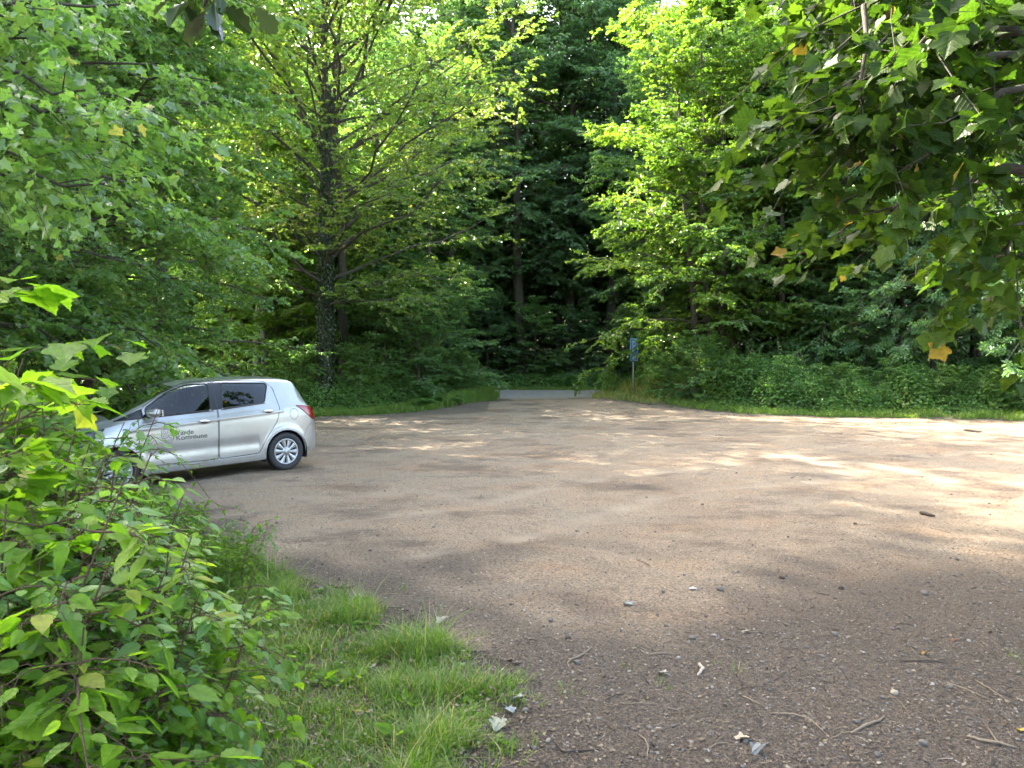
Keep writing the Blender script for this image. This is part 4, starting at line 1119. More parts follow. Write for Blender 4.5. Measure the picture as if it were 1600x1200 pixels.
# ---------------------------------------------------------------- bushes at the left, close to the camera
def sapling_mesh(seed, shape='maple', mat='bright', leaf=.13, nn=9, H=1.5, lat=.5, pairs=4, nstem=1, droopy=.1):
    """upright stem(s), opposite side shoots that lie flat, opposite leaves on stalks"""
    rg = np.random.RandomState(seed); wd = Wood(); lv = Leaves()
    for s_ in range(nstem):
        a0 = rg.rand()*6.28; K = 10; u = np.linspace(0, 1, K)
        lean = np.array([math.cos(a0), math.sin(a0)])*rg.uniform(.05, .35)*H
        Hs = H*rg.uniform(.75, 1)
        TP = np.stack([lean[0]*u**1.5+.02*np.sin(u*7), lean[1]*u**1.5, Hs*u-.05*0], 1)[None]; TP[..., :2] += rg.normal(0, .05*nstem, 2)*(nstem > 1); TP[0, 0, 2] = -.08
        wd.add(TP, np.linspace(.006, .0022, K)[None], 5)
        n1 = nn*2; uu = .18+.8*np.repeat(np.arange(nn), 2)/nn
        p, t = at_u(TP, np.zeros(n1, int), uu)
        a = np.repeat(np.arange(nn)*1.57+rg.normal(0, .3, nn), 2)+np.tile([0, math.pi], nn)+rg.normal(0, .2, n1)
        e = rg.uniform(.05, .6, n1); D = np.stack([np.cos(a)*np.cos(e), np.sin(a)*np.cos(e), np.sin(e)], 1)
        Ln = lat*np.interp(uu, [0, .5, 1], [1, .9, .35])*rg.uniform(.5, 1.2, n1)
        P1 = lines(rg, p, D, Ln, 6, .25+droopy, .08); wd.add(P1, np.linspace(.003, .0014, 6)[None].repeat(n1, 0), 4)
        i = np.repeat(np.arange(n1), pairs*2); m = len(i); c = np.tile(np.repeat(np.arange(pairs), 2), n1); u2 = np.clip(.25+.75*(c+.8)/pairs, 0, 1)
        q, t2 = at_u(P1, i, u2); sd = np.tile([1.0, -1.0], n1*pairs)[:, None]; hz = unit(np.cross(t2, UP))
        d = unit(t2*.6+hz*sd*.9+rg.normal(0, .2, (m, 3))+UP*.1)
        st = .5*leaf*rg.uniform(.5, 1.1, m)
        e2 = q+d*st[:, None]; e2[:, 2] -= .1*st
        keep = rg.rand(m) < .93
        wd.add(np.stack([q, (q+e2)/2+UP*.008, e2], 1)[keep], np.full((keep.sum(), 3), .0012), 3)
        ld = unit(d*1.0-UP*rg.uniform(-.05, .38, (m, 1))+rg.normal(0, .15, (m, 3))); lnn = unit(UP+rg.normal(0, .28, (m, 3))+d*.25)
        S = leaf*rg.uniform(.45, 1.2, m)*(.75+.35*u2)
        lv.add(e2[keep], ld[keep], lnn[keep], S[keep], shape, np.clip(rg.rand(m)*.75+.25*rg.rand(), 0, .93)[keep], fold=.14, curl=.16)
    return wd.mesh("sapling_stems", BARK['stem']), lv.mesh("sapling_leaves", ML[mat], True)
SAP = [sapling_mesh(71, leaf=.082, nn=14, H=1.5, lat=.5, pairs=6, nstem=2), sapling_mesh(72, 'maple', leaf=.078, nn=15, H=1.5, lat=.5, nstem=2, pairs=6), sapling_mesh(73, 'raspberry', leaf=.06, nn=16, H=1.5, lat=.5, nstem=2, pairs=7)]
RAS = [sapling_mesh(81, 'raspberry', 'bright', .075, 11, 1.2, .42, 5, 3, .2), sapling_mesh(82, 'raspberry', 'herb', .062, 12, 1.2, .45, 5, 4, .3), sapling_mesh(83, 'raspberry', 'bright', .068, 10, 1.2, .5, 6, 3, .3)]
def ztop(x, y):
    px = 800+x/y*F_PX
    yt = np.interp(px, [-200, 0, 60, 100, 130, 180, 250, 300, 345, 380, 430], [430, 470, 545, 650, 712, 750, 765, 790, 860, 930, 1000])
    return CAM_H-(yt-577)/F_PX*y
rg = np.random.RandomState(15)
spots = []
cand = [(-1.95, 2.35), (-2.3, 2.7), (-2.15, 3.3), (-2.9, 3.5), (-2.9, 4.2), (-3.6, 4.6), (-3.4, 5.2), (-3.9, 5.8), (-3.5, 6.6), (-4.6, 6.9), (-4.3, 7.7), (-5.3, 7.6), (-1.7, 2.75), (-3.3, 6.0), (-3.6, 3.9), (-4.9, 5.5), (-5.6, 6.6), (-6.4, 7.8), (-3.1, 7.3), (-2.6, 2.5), (-3.3, 2.9), (-3.6, 7.0), (-4.4, 8.0), (-2.7, 5.0)]
k = 0
for (x, y) in cand:
    z = float(ztop(x, y))-zt(x, y)
    H = max(.35, min(z*rg.uniform(.86, 1.0)*(.88 if 800+x/y*F_PX > 20 else 1), 2.3)); M = SAP[k % 3]
    lab = "maple sapling with flat tiers of bright lobed leaves in the thicket at the lower left"
    gp = "maple saplings in the thicket at the lower left"
    plant("maple_sapling", lab, "sapling", M, (x, y, zt(x, y)), rg.rand()*6.28, (min(H/1.5, 1.1, (.6 if y > 5 or 800+x/y*F_PX > 20 else 2)), min(H/1.5, 1.1, (.6 if y > 5 or 800+x/y*F_PX > 20 else 2)), H/1.5), gp, parts=("stem", "leaves")); k += 1
rb = 0
for i in range(150):
    for _ in range(30):
        y = rg.uniform(1.9, 8.6); x = -rg.uniform(.2, .85)*y
        d = lot_sd(x, y)
        if d < -.25 and 800+x/y*F_PX < (420 if y > 5 else 235) and x > -6.5: break
    z = float(ztop(x, y))-zt(x, y)
    H = max(.28, min(z*rg.uniform(.55, .92), 1.5))
    if d > -.6: H = min(H, .8)
    s = max(H/1.2, .42)
    if 800+x/y*F_PX > 250 and y < 5: s = min(s, .5)
    plant("bramble_bush", "bramble bush with small toothed leaves low in the thicket at the lower left", "bramble", RAS[i % 3], (x, y, zt(x, y)), rg.rand()*6.28, s, "bramble bushes in the thicket at the lower left", parts=("stem", "leaves"))
# arching bramble shoots that reach out over the dirt
def shoot(name, label, pts, leaf, n, seed, shape='raspberry', mat='bright', r=.004, size_end=.6):
    rg = np.random.RandomState(seed); wd = Wood(); lv = Leaves()
    pts = np.array(pts); t = np.linspace(0, 1, len(pts)); q = np.linspace(0, 1, 18)
    c = np.stack([pchip(t, pts[:, j])(q) for j in range(3)], 1); wd.add(c[None], np.linspace(r, r*.4, 18)[None], 5)
    u = np.linspace(.12, 1, n); p, tg = at_u(c[None], np.zeros(n, int), u); sd = np.where(np.arange(n) % 2 == 0, 1., -1.)[:, None]
    hz = unit(np.cross(tg, UP)); d = unit(tg*.4+hz*sd+rg.normal(0, .3, (n, 3))); e = p+d*leaf*.45
    wd.add(np.stack([p, (p+e)/2, e], 1), np.full((n, 3), .0012), 3)
    lv.add(e, unit(d-UP*.4), unit(UP+rg.normal(0, .3, (n, 3))+np.array([0, -.3, 0])), leaf*np.linspace(1, size_end, n)*rg.uniform(.7, 1.2, n), shape, rg.rand(n)*.85, fold=.15, curl=.2)
    b = c[0].copy(); root = empty(name, tuple(b)); tag(root, label, "shoot")
    for nm, me in (("stem", wd.mesh("shoot_stem", BARK['stem'])), ("leaves", lv.mesh("shoot_leaves", ML[mat], True))):
        o = link(nm, me, root); o.location = tuple(-b)
shoot("bramble_shoot", "thin bramble shoot arching out over the dirt in front of the grass tuft", [(-2.45, 5.6, .05), P3(352, 905, 5.7), P3(385, 850, 5.7), P3(400, 820, 5.7), P3(425, 812, 5.7)], .085, 12, 1)
shoot("bramble_shoot", "long bare-ended bramble shoot reaching right from the thicket below the car", [(-3.9, 7.3, .2), P3(250, 700, 7.4), P3(300, 745, 7.4), P3(340, 790, 7.4), P3(385, 800, 7.3)], .07, 14, 2)
shoot("hazel_shoot", "leafy shoot crossing the lower part of the car's front door", [(-5.2, 8.7, .1), P3(215, 700, 9.0), P3(262, 725, 9.0), P3(300, 726, 9.0), P3(335, 716, 9.0)], .065, 15, 3, 'raspberry', 'bright')
shoot("hazel_shoot", "upright leafy shoot in front of the car's door mirror", [(-5.3, 8.8, .1), P3(196, 690, 9.1), P3(205, 662, 9.1), P3(214, 657, 9.1), P3(224, 653, 9.1)], .08, 8, 5, 'ovate', 'maple')
shoot("maple_shoot", "reddish maple shoot ending in one large leaf left of the windscreen", [(-3.3, 4.2, 1.0), P3(60, 600, 4.4), P3(110, 590, 4.4), P3(140, 592, 4.4), P3(170, 603, 4.4)], .17, 5, 6, 'maple', 'bright')
shoot("maple_shoot", "maple shoot with several big bright leaves above the car's bonnet", [(-3.0, 3.6, .9), P3(20, 560, 4.0), P3(90, 540, 4.0), P3(150, 535, 4.0), P3(215, 550, 4.0)], .17, 9, 7, 'maple', 'bright')
shoot("maple_shoot", "maple shoot with very large leaves at the left edge above the thicket", [(-2.9, 2.6, 1.2), P3(-60, 520, 3.4), P3(-10, 480, 3.4), P3(30, 455, 3.4), P3(45, 450, 3.4)], .19, 8, 8, 'maple', 'bright', size_end=1)
shoot("maple_shoot", "maple shoot with drooping leaf pair left of the rusty post", [(-3.1, 3.3, .9), P3(0, 600, 3.6), P3(40, 590, 3.6), P3(70, 600, 3.6), P3(95, 618, 3.6)], .15, 6, 9, 'maple', 'bright', size_end=.9)

# ---------------------------------------------------------------- ground cover
def scatter_leaves(name, poly, n, hfun, leaf, shape, mat, seed, kindname=None, jit=.5, low=.0, pw=.6):
    rg = np.random.RandomState(seed); poly_a = np.array(poly); lo = poly_a.min(0); hi = poly_a.max(0)
    x = rg.uniform(lo[0], hi[0], n*3); y = rg.uniform(lo[1], hi[1], n*3); ok_ = in_poly(x, y, poly); x = x[ok_][:n]; y = y[ok_][:n]; n = len(x)
    h = hfun(x, y); keep = h > .02; x, y, h = x[keep], y[keep], h[keep]; n = len(x)
    z = th(x, y)+h*(low+(1-low)*rg.rand(n)**pw)
    g1 = .5+.5*wob(x, y, 1.6, 8)
    lv = Leaves(); a = rg.rand(n)*6.283
    d = np.stack([np.cos(a), np.sin(a), rg.uniform(-.6, .2, n)], 1)
    lv.add(np.stack([x, y, z], 1), d, unit(UP+rg.normal(0, jit, (n, 3))), leaf*rg.uniform(.5, 1.3, n), shape, np.clip(.15+.45*g1+.4*(rg.rand(n)-.3), 0, 1))
    o = link(name, lv.mesh(name, ML[mat])); tag(o, kind="stuff"); return o
# mound of brambles and nettles on the right
RB = [GP(935, 624), GP(985, 630), GP(1060, 637), GP(1200, 647), GP(1400, 651.5), GP(1600, 655), (22, 19.5), (30, 20), (30, 32), (16, 35), (9, 38), (4.6, 37)]
def h_right(x, y):
    d = seg_dist(x, y, RB[:8], False)
    prof = sstep(0, 1.0, d)
    px = 800+x/y*F_PX
    tgt = np.interp(px, [930, 990, 1040, 1100, 1200, 1330, 1500, 1700], [1.2, 2.0, 2.4, 2.3, 1.9, 1.5, 1.25, 1.1])
    return prof*tgt*(.8+.36*wob(x, y, 1.9, 1)+.2*wob(x, y, .6, 14))
scatter_leaves("brambles", RB, 170000, h_right, .10, 'tiny', 'herb', 101, pw=.35, jit=.75)
PB = [GP(940, 624), GP(985, 629), GP(1060, 636), GP(1130, 642), (10.5, 31.5), (8, 36), (4.6, 36)]
scatter_leaves("pale_brambles", PB, 16000, lambda x, y: h_right(x, y)*1.06*(wob(x, y, 1.3, 17) > -.1), .10, 'tiny', 'grass', 108, pw=.25, jit=.8)
# yellowed tall grass and stalks at the tip of the mound
LBn = [GP(776, 628), GP(740, 634), GP(690, 638), GP(600, 645), (-6.6, 26.2), (-9.4, 24.2), (-13, 24), (-13, 36), (-2.2, 36.5), (-.9, 35.6)]
def h_left(x, y):
    d = seg_dist(x, y, LBn[:6], False)
    return sstep(.1, 1.6, d)*(.95+.3*wob(x, y, 1.6, 6)+.15*wob(x, y, .6, 19))
scatter_leaves("verge_herbs", LBn, 50000, h_left, .09, 'tiny', 'herb', 102, pw=.4)
RF = [(-14, 43.2), (16, 42.6), (18, 49), (-16, 50)]
def h_far(x, y): return sstep(0, 1.6, y-(43.3-.03*x))*(.85+.25*wob(x, y, 1.8, 6)+.15*wob(x, y, .7, 30))
scatter_leaves("nettles", RF, 45000, h_far, .13, 'tiny', 'herb', 103, pw=.4)
UL = [(-12, 3), (-7, 3), (-6.2, 8.2), (-7.6, 9.6), (-8.2, 12.2), (-8.9, 15), (-10, 19), (-9.8, 23), (-14, 25), (-18, 25), (-18, 3)]
scatter_leaves("undergrowth", UL, 40000, lambda x, y: sstep(0, 1.5, -lot_sd(x, y))*(.55+.3*wob(x, y, 1.7, 3)), .09, 'ovate', 'mid', 104)
TK = [(-7, 9), (-5.8, 8.0), (-4.6, 8.3), (-3.9, 8.0), (-3.1, 7.0), (-2.6, 6.2), (-2.2, 5.4), (-2.0, 4.4), (-1.5, 3.2), (-1.1, 2.2), (-1.3, 1.5), (-5, 1.5), (-8, 4)]
def h_tk(x, y): return np.clip((ztop(x, y)-th(x, y))*.55, .08, .75)*sstep(0, .5, seg_dist(x, y, TK[1:11], False))*(.8+.3*wob(x, y, .8, 3))
scatter_leaves("thicket_herbs", TK, 16000, h_tk, .065, 'raspberry', 'herb', 105, pw=.6)

# ---------------------------------------------------------------- grass
def grass(name, poly, n, hgt, width, seed, dens=None, lean=.5, K=4, clump=0, dead=.06):
    rg = np.random.RandomState(seed); pa = np.array(poly); lo = pa.min(0); hi = pa.max(0)
    if clump:
        m = n//clump; cx = rg.uniform(lo[0], hi[0], m*3); cy = rg.uniform(lo[1], hi[1], m*3); o = in_poly(cx, cy, poly)
        if dens is not None: o &= rg.rand(len(cx)) < dens(cx, cy)
        cx = cx[o][:m]; cy = cy[o][:m]; m = len(cx); s = rg.lognormal(-.05, .38, m)
        i = np.repeat(np.arange(m), clump); rr = rg.rand(len(i))**.7*.05*s[i]; a = rg.rand(len(i))*6.283
        x = cx[i]+rr*np.cos(a); y = cy[i]+rr*np.sin(a); hs = s[i]; da = a+rg.normal(0, .6, len(i))
    else:
        x = rg.uniform(lo[0], hi[0], n*3); y = rg.uniform(lo[1], hi[1], n*3); o = in_poly(x, y, poly)
        if dens is not None: o &= rg.rand(len(x)) < dens(x, y)
        x = x[o][:n]; y = y[o][:n]; hs = np.ones(len(x)); da = rg.rand(len(x))*6.283
    n = len(x); h = (hgt(x, y) if callable(hgt) else hgt)*hs*rg.uniform(.45, 1.2, n); ln = lean*rg.uniform(.2, 1.5, n)
    u = np.linspace(0, 1, K); b = np.stack([x, y, th(x, y)-.005], 1)
    d = np.stack([np.cos(da), np.sin(da), np.zeros(n)], 1); sd = np.stack([-np.sin(da), np.cos(da), np.zeros(n)], 1)
    sd = unit(sd+rg.normal(0, .4, (n, 3))*np.array([1, 1, 0]))
    c = b[:, None]+h[:, None, None]*(d[:, None]*(ln[:, None]*u[None]**2)[..., None]+UP*(u[None]*(1-.28*ln[:, None]*u[None]))[..., None])
    w = width*rg.uniform(.6, 1.2, n)[:, None]*np.array([1, .85, .55, .04])[:K][None] if K == 4 else width*np.linspace(1, .05, K)[None]*np.ones((n, 1))
    Lp = c-sd[:, None]*w[..., None]; Rp = c+sd[:, None]*w[..., None]
    V = np.stack([Lp, Rp], 2).reshape(-1, 3); idx = np.arange(n*K*2).reshape(n, K, 2)
    Q = np.stack([idx[:, :-1, 0], idx[:, :-1, 1], idx[:, 1:, 1], idx[:, 1:, 0]], -1).reshape(-1, 4)
    rn = np.clip(.1+.35*(.5+.5*wob(x, y, .7, 4))+.4*rg.rand(n), 0, .85); rn = np.where(rg.rand(n) < dead, 1.0, rn)
    me = mesh_from_arrays(name, V, Q.ravel(), np.arange(len(Q))*4, np.full(len(Q), 4), [ML['grass']], None, False, {"rnd": np.repeat(rn, K*2)})
    o = link(name, me); tag(o, kind="stuff"); return o
GF = [(-3.4, 7.3), (-2.7, 6.9), (-2.0, 6.1), (-1.35, 5.5), (-.8, 4.9), (-.30, 4.4), (.06, 3.95), (.15, 3.5), (.02, 3.0), (-.25, 2.5), (-.6, 1.8), (-2.2, 1.8), (-2.2, 4), (-3.0, 6)]
def d_gf(x, y):
    e = -lot_sd(x, y)+.12*wob(x, y, .7, 3)+.05*wob(x, y, .3, 20)
    bare = sstep(.30, .62, .5+.5*wob(x, y, .6, 26))
    return sstep(-.12, .25, e)*(.42+.58*bare)
def h_gf(x, y): return .05+.10*sstep(.1, .9, wob(x, y, .8, 9))+.05*sstep(4.2, 5.8, y)
grass("grass", GF, 85000, h_gf, .003, 201, d_gf, .9, 4, clump=18, dead=.10)
grass("grass_sprigs", [(-.4, 2.6), (2.2, 2.8), (1.6, 4.2), (-.2, 5.6), (-1.5, 6.6), (-1.9, 6.2)], 1800, .06, .0018, 202, lambda x, y: (wob(x, y, .8, 31) > .95)*1.0, .8, 4, clump=12)
grass("grass_sprigs", [(1.8, 2.8), (4.2, 3.6), (4.0, 5.5), (2.0, 4.5)], 900, .045, .0016, 203, lambda x, y: (wob(x, y, .8, 13) > 1.0)*1.0, .8, 4, clump=12)
VR = [GP(930, 629), (4.9, 33.2), GP(1000, 635), GP(1060, 641), GP(1200, 650.5), GP(1400, 656), GP(1600, 660.5), (22, 18), (23, 21), (16, 25.6), GP(1400, 648), GP(1200, 643), GP(1060, 633), (5.4, 36), (4.3, 37)]
grass("verge_grass", VR, 95000, lambda x, y: .27+.08*wob(x, y, 1.2, 2), .006, 204, lambda x, y: sstep(-.25, .25, -lot_sd(x, y)+.25*wob(x, y, 1.1, 2)-.1)*(.25+.75*sstep(-.5, .3, wob(x, y, 1.4, 28))), .7, 4)
VL = [GP(778, 632.5), (-.75, 33.3), GP(700, 642), GP(600, 649), (-6.6, 25.4), (-9.4, 23.3), (-10.5, 25), (-7, 27.5), GP(600, 642), GP(700, 634), (-1.6, 36.5), (-.6, 35.8)]
grass("verge_grass", VL, 65000, lambda x, y: .26+.08*wob(x, y, 1.2, 2)+.35*sstep(-4, -1.5, x), .006, 205, lambda x, y: sstep(-.3, .2, -lot_sd(x, y)+.15*wob(x, y, 1.1, 2)), .5, 4)
TG = [(3.7, 33.8), (4.5, 32.5), (5.9, 30.8), (7.4, 31.4), (7.4, 34), (6.2, 37), (4.0, 37)]
grass("tall_grass", TG, 9000, lambda x, y: .22+.75*sstep(0, 1.3, seg_dist(x, y, TG[:3]+TG[-1:], True))*(.6+.5*wob(x, y, 1.1, 3)), .007, 206, lambda x, y: .35+.65*(wob(x, y, .8, 5) > -.1), .6, 4, dead=.45)
grass("road_verge_grass", [(-12, 42.6), (16, 41.9), (16, 43.6), (-12, 44.3)], 26000, .22, .008, 207, None, .4, 4)

# bracken fern on the left verge
def fern():
    rg = np.random.RandomState(3); wd = Wood(); lv = Leaves(); n = 11
    a = np.linspace(0, 6.28, n, endpoint=False)+rg.normal(0, .2, n); e = rg.uniform(.6, 1.1, n)
    D = np.stack([np.cos(a)*np.cos(e), np.sin(a)*np.cos(e), np.sin(e)], 1); L = rg.uniform(.8, 1.25, n)
    P = lines(rg, np.zeros((n, 3)), D, L, 10, .55, .02); wd.add(P, np.linspace(.008, .002, 10)[None].repeat(n, 0), 4)
    m = 34; i = np.repeat(np.arange(n), m*2); c = np.tile(np.repeat(np.arange(m), 2), n); u = .15+.85*c/m; p, t = at_u(P, i, u)
    sd = np.tile([1., -1.], n*m)[:, None]; hz = unit(np.cross(t, UP)); d = unit(hz*sd+t*.35-UP*.15)
    V = lv; V.add(p, d, unit(UP+0*d+np.cross(hz, t)*0), .30*np.sin(np.clip((1-u)*2.2+.15, 0, 1.57))*rg.uniform(.9, 1.1, len(u)), 'tiny', rg.rand(len(u))*.6)
    return wd.mesh("fern_stems", BARK['stem']), lv.mesh("fern_fronds", ML['herb'])
FE = fern()
for px, D, s, lab in ((668, 29.9, 1.1, "bracken fern with arching fronds at the grassy edge of the left verge"), (700, 30.6, 1.0, "bracken fern nearest the road mouth on the left verge")):
    plant("fern", lab, "fern", FE, (gx(px, D), D, zt(gx(px, D), D)), px, s, parts=("stem", "fronds"))

# broad-leaved weeds in the foreground grass
def weed(seed, n, L, shape, mat, up):
    rg = np.random.RandomState(seed); lv = Leaves(); wd = Wood(); a = np.arange(n)*2.4+rg.normal(0, .3, n); e = rg.uniform(up*.4, up, n)
    d = np.stack([np.cos(a)*np.cos(e), np.sin(a)*np.cos(e), np.sin(e)], 1); st = L*rg.uniform(.2, .6, n)
    wd.add(np.stack([d*0, d*st[:, None]*.5+UP*.004, d*st[:, None]], 1), np.full((n, 3), .0014), 4)
    lv.add(d*st[:, None], unit(d-UP*.2), unit(UP+rg.normal(0, .25, (n, 3))-d*.3), L*rg.uniform(.6, 1.1, n), shape, rg.rand(n)*.8, .2, .25)
    return wd.mesh("weed_stalks", BARK['stem']), lv.mesh("weed_leaves", ML[mat], True)
WD = [weed(1, 9, .10, 'ovate', 'bright', .7), weed(2, 12, .055, 'raspberry', 'herb', .9), weed(3, 7, .14, 'raspberry', 'bright', 1.1)]
rg = np.random.RandomState(55); k = 0
while k < 36:
    y = rg.uniform(2.9, 6.2); x = rg.uniform(-2.2, .0)
    if not in_poly(np.array([x]), np.array([y]), GF)[0] or 800+x/y*F_PX < 250: continue
    j = k % 3; plant("weed", ("low broad-leaved weed in the foreground grass", "small toothed weed in the foreground grass", "upright docken-like weed in the foreground grass")[j], "weed", WD[j], (x, y, zt(x, y)+.01), rg.rand()*6.28, rg.uniform(.35, .75), ("broad-leaved weeds in the foreground grass", "small toothed weeds in the foreground grass", "upright weeds in the foreground grass")[j], parts=("stalks", "leaves")); k += 1
# ---------------------------------------------------------------- parking sign
blue = new_mat("sign_blue", (.05, .26, .66), .4); signw = new_mat("sign_white", (.72, .74, .76), .45); galv = new_mat("galvanised_post", (.42, .44, .45), .45, .6)
sx, sy = gx(990.5, 35.2), 35.2; sz = zt(sx, sy)-.55
sg = empty("parking_sign", (sx, sy, sz), math.radians(44)); tag(sg, "blue parking sign with a white P on a thin post by the road mouth", "sign")
mb = MB(); mb.tube([(0, .045, -.3), (0, .045, 3.25)], .03, 12); mb.build("post", galv, sg, True)
def panel(name, z0, z1, w):
    mb = MB(); mb.box((0, 0, (z0+z1)/2), (w, .022, z1-z0)); o = mb.build(name, blue, sg)
    mb = MB(); t = .022
    for c, s in (((0, -.013, z1-.03), (w-.03, .006, t)), ((0, -.013, z0+.03), (w-.03, .006, t)), ((-w/2+.026, -.013, (z0+z1)/2), (t, .006, z1-z0-.082)), ((w/2-.026, -.013, (z0+z1)/2), (t, .006, z1-z0-.082))): mb.box(c, s)
    mb.build("border", signw, o); return o
pa = panel("sign_panel", 2.52, 3.27, .60)
mb = MB(); mb.box((-.11, -.014, 2.88), (.075, .008, .50))
a = np.linspace(-math.pi/2, math.pi/2, 16); oo = [(-.0725, 2.87+.13-.13+.0)]; V = []; F = []
for t in a:
    V += [(-.02+.15*math.cos(t), -.018, 2.99+.135*math.sin(t)), (-.02+.078*math.cos(t), -.018, 2.99+.065*math.sin(t))]
for i in range(15): F.append([2*i, 2*i+1, 2*i+3, 2*i+2])
mb.add(V, F); mb.box((-.046, -.0135, 3.09), (.052, .009, .07)); mb.box((-.046, -.0135, 2.89), (.052, .009, .07)); mb.build("letter_p", signw, pa)
pb = panel("lower_panel", 2.17, 2.50, .60)
mb = MB()
V = [(-.17, -.014, 2.29), (.17, -.014, 2.29), (.15, -.014, 2.35), (.08, -.014, 2.41), (-.08, -.014, 2.41), (-.15, -.014, 2.35)]
mb.add(V, [[0, 1, 2, 3, 4, 5]]); mb.lathe([(.001, -.015), (.035, -.015)], 14, center=(-.1, 0, 2.285)); mb.lathe([(.001, -.015), (.035, -.015)], 14, center=(.1, 0, 2.285)); mb.build("car_symbol", signw, pb)

# weathered wooden post left of the car
x, y = gx(137, 14.0), 14.0
po = empty("wooden_post", (x, y, zt(x, y))); tag(po, "dark weathered wooden post among the bushes in front of the wood, left of the windscreen", "post")
mb = MB(); mb.tube([(0, 0, -.2), (.01, 0, .7), (0, .01, 1.42)], [.085, .08, .078], 10); mb.build("shaft", bark_mat("old_wood", (.045, .025, .015), (.12, .07, .045), 20), po, True)
mb = MB(); mb.tube([(0, .01, 1.42), (0, .01, 1.46)], [.09, .06], 10); mb.build("cap", BARK['stem'], po, True)

# ---------------------------------------------------------------- litter, stones, twigs and fallen leaves on the dirt
def attr_mat(name, stops, rough=.85, trans=0):
    m = new_mat(name, (.1, .1, .1), rough); nt = m.node_tree; nd, lk, b = nodes_of(m)
    at = nt.nodes.new("ShaderNodeAttribute"); at.attribute_name = "rnd"; r = ramp(nt, stops); lk.new(at.outputs["Fac"], r.inputs[0]); lk.new(r.outputs[0], b.inputs["Base Color"]); return m
rg = np.random.RandomState(301)
chips_m = attr_mat("litter_chips", [(0, (.022, .016, .012)), (.4, (.055, .040, .030)), (.7, (.12, .09, .065)), (.9, (.13, .10, .075)), (1, (.22, .185, .15))])
def lot_pts(n, dmin, dmax, wfun, seed):
    rg = np.random.RandomState(seed); u = rg.rand(n*4); D = dmin*(dmax/dmin)**u; px = rg.uniform(250, 1680, len(D)); x = gx(px, D)
    k = (lot_sd(x, D) > -.15) & (rg.rand(len(D)) < wfun(x, D)); return x[k][:n], D[k][:n]
zl = lambda x, y: z_lot(np.asarray(x), np.asarray(y))
x, y = lot_pts(190000, 2.7, 12, lambda x, y: .12+.88*a_humus(x, y), 302); n = len(x)
lv = Leaves(); a = rg.rand(n)*6.283; s = rg.lognormal(0, .45, n)*.0068
d = np.stack([np.cos(a), np.sin(a), rg.normal(0, .18, n)], 1)
LEAF['chip'] = (np.array([[-.16, 0, 0], [.2, .05, .05], [.14, 1, .1], [-.12, .9, 0]]), [[0, 1, 2, 3]])
LEAF['straw'] = (np.array([[-.035, 0, 0], [.035, 0, .02], [.05, .5, .05], [.01, 1, 0], [-.03, 1, 0], [-.02, .5, .03]]), [[0, 1, 2, 3, 4, 5]])
h_ = n//2
P = np.stack([x, y, zl(x, y)+.002+.003*rg.rand(n)], 1); N_ = unit(UP+rg.normal(0, .35, (n, 3)))
lv.add(P[:h_], d[:h_], N_[:h_], s[:h_], 'chip', rg.rand(h_)**1.1, 0, 0)
lv.add(P[h_:], d[h_:], N_[h_:], s[h_:]*2.2, 'straw', rg.rand(n-h_), 0, 0)
o = link("litter", lv.mesh("litter", chips_m)); tag(o, kind="stuff")
# gravel
peb = attr_mat("gravel_stone", [(0, (.06, .055, .05)), (.5, (.10, .088, .075)), (.85, (.15, .135, .115)), (1, (.24, .22, .20))], .8)
ico = MB(); ico.sphere((0, 0, 0), 1, 0, 6, 4); iv_ = np.concatenate(ico.v); LEAF['pebble'] = (iv_*np.array([.5, .36, .28]), ico.f)
x, y = lot_pts(9000, 2.7, 22, lambda x, y: .15+.85*np.clip(a_humus(x, y)*sstep(-1, 2, x)+.4*(wob(x, y, 2.2, 33) > .8), 0, 1), 303); n = len(x)
a = rg.rand(n)*6.283; s = np.clip(rg.lognormal(0, .5, n)*.009, .003, .04)
lv = Leaves(); lv.add(np.stack([x, y, zl(x, y)+s*.12], 1), np.stack([np.cos(a), np.sin(a), rg.normal(0, .1, n)], 1), unit(UP+rg.normal(0, .2, (n, 3))), s, 'pebble', rg.rand(n)**1.3, 0, 0)
o = link("gravel", lv.mesh("gravel", peb)); tag(o, kind="stuff")
# dead leaf fragments along the verges and over the dirt
x, y = lot_pts(2600, 3, 30, lambda x, y: .10+.5*a_humus(x, y)+.7*sstep(1.2, 0, lot_sd(x, y)), 304); n = len(x)
LEAF['chip2'] = (np.array([[-.1, 0, 0], [.25, .1, .08], [.4, .5, .02], [.2, .95, .12], [-.15, .8, .05], [-.3, .4, .15]]), [[0, 1, 2, 5], [2, 3, 4, 5]])
dl = attr_mat("dead_leaf", [(0, (.07, .045, .025)), (.4, (.09, .06, .035)), (.7, (.13, .10, .06)), (.9, (.17, .145, .11)), (1, (.16, .11, .04))], .6)
xg = rg.uniform(-2.2, .1, 2500); yg = rg.uniform(2.6, 6.5, 2500); kg = in_poly(xg, yg, GF); x = np.concatenate([x, xg[kg]]); y = np.concatenate([y, yg[kg]]); n = len(x)
a = rg.rand(n)*6.283; lv = Leaves()
lv.add(np.stack([x, y, np.where(lot_sd(x, y) > 0, zl(x, y)+.006, th(x, y)+.01+.04*rg.rand(n))], 1), np.stack([np.cos(a), np.sin(a), rg.uniform(0, .25, n)], 1), unit(UP+rg.normal(0, .3, (n, 3))), rg.uniform(.010, .026, n), 'chip2', rg.rand(n), .25, .2)
o = link("leaf_litter", lv.mesh("leaf_litter", dl)); tag(o, kind="stuff")

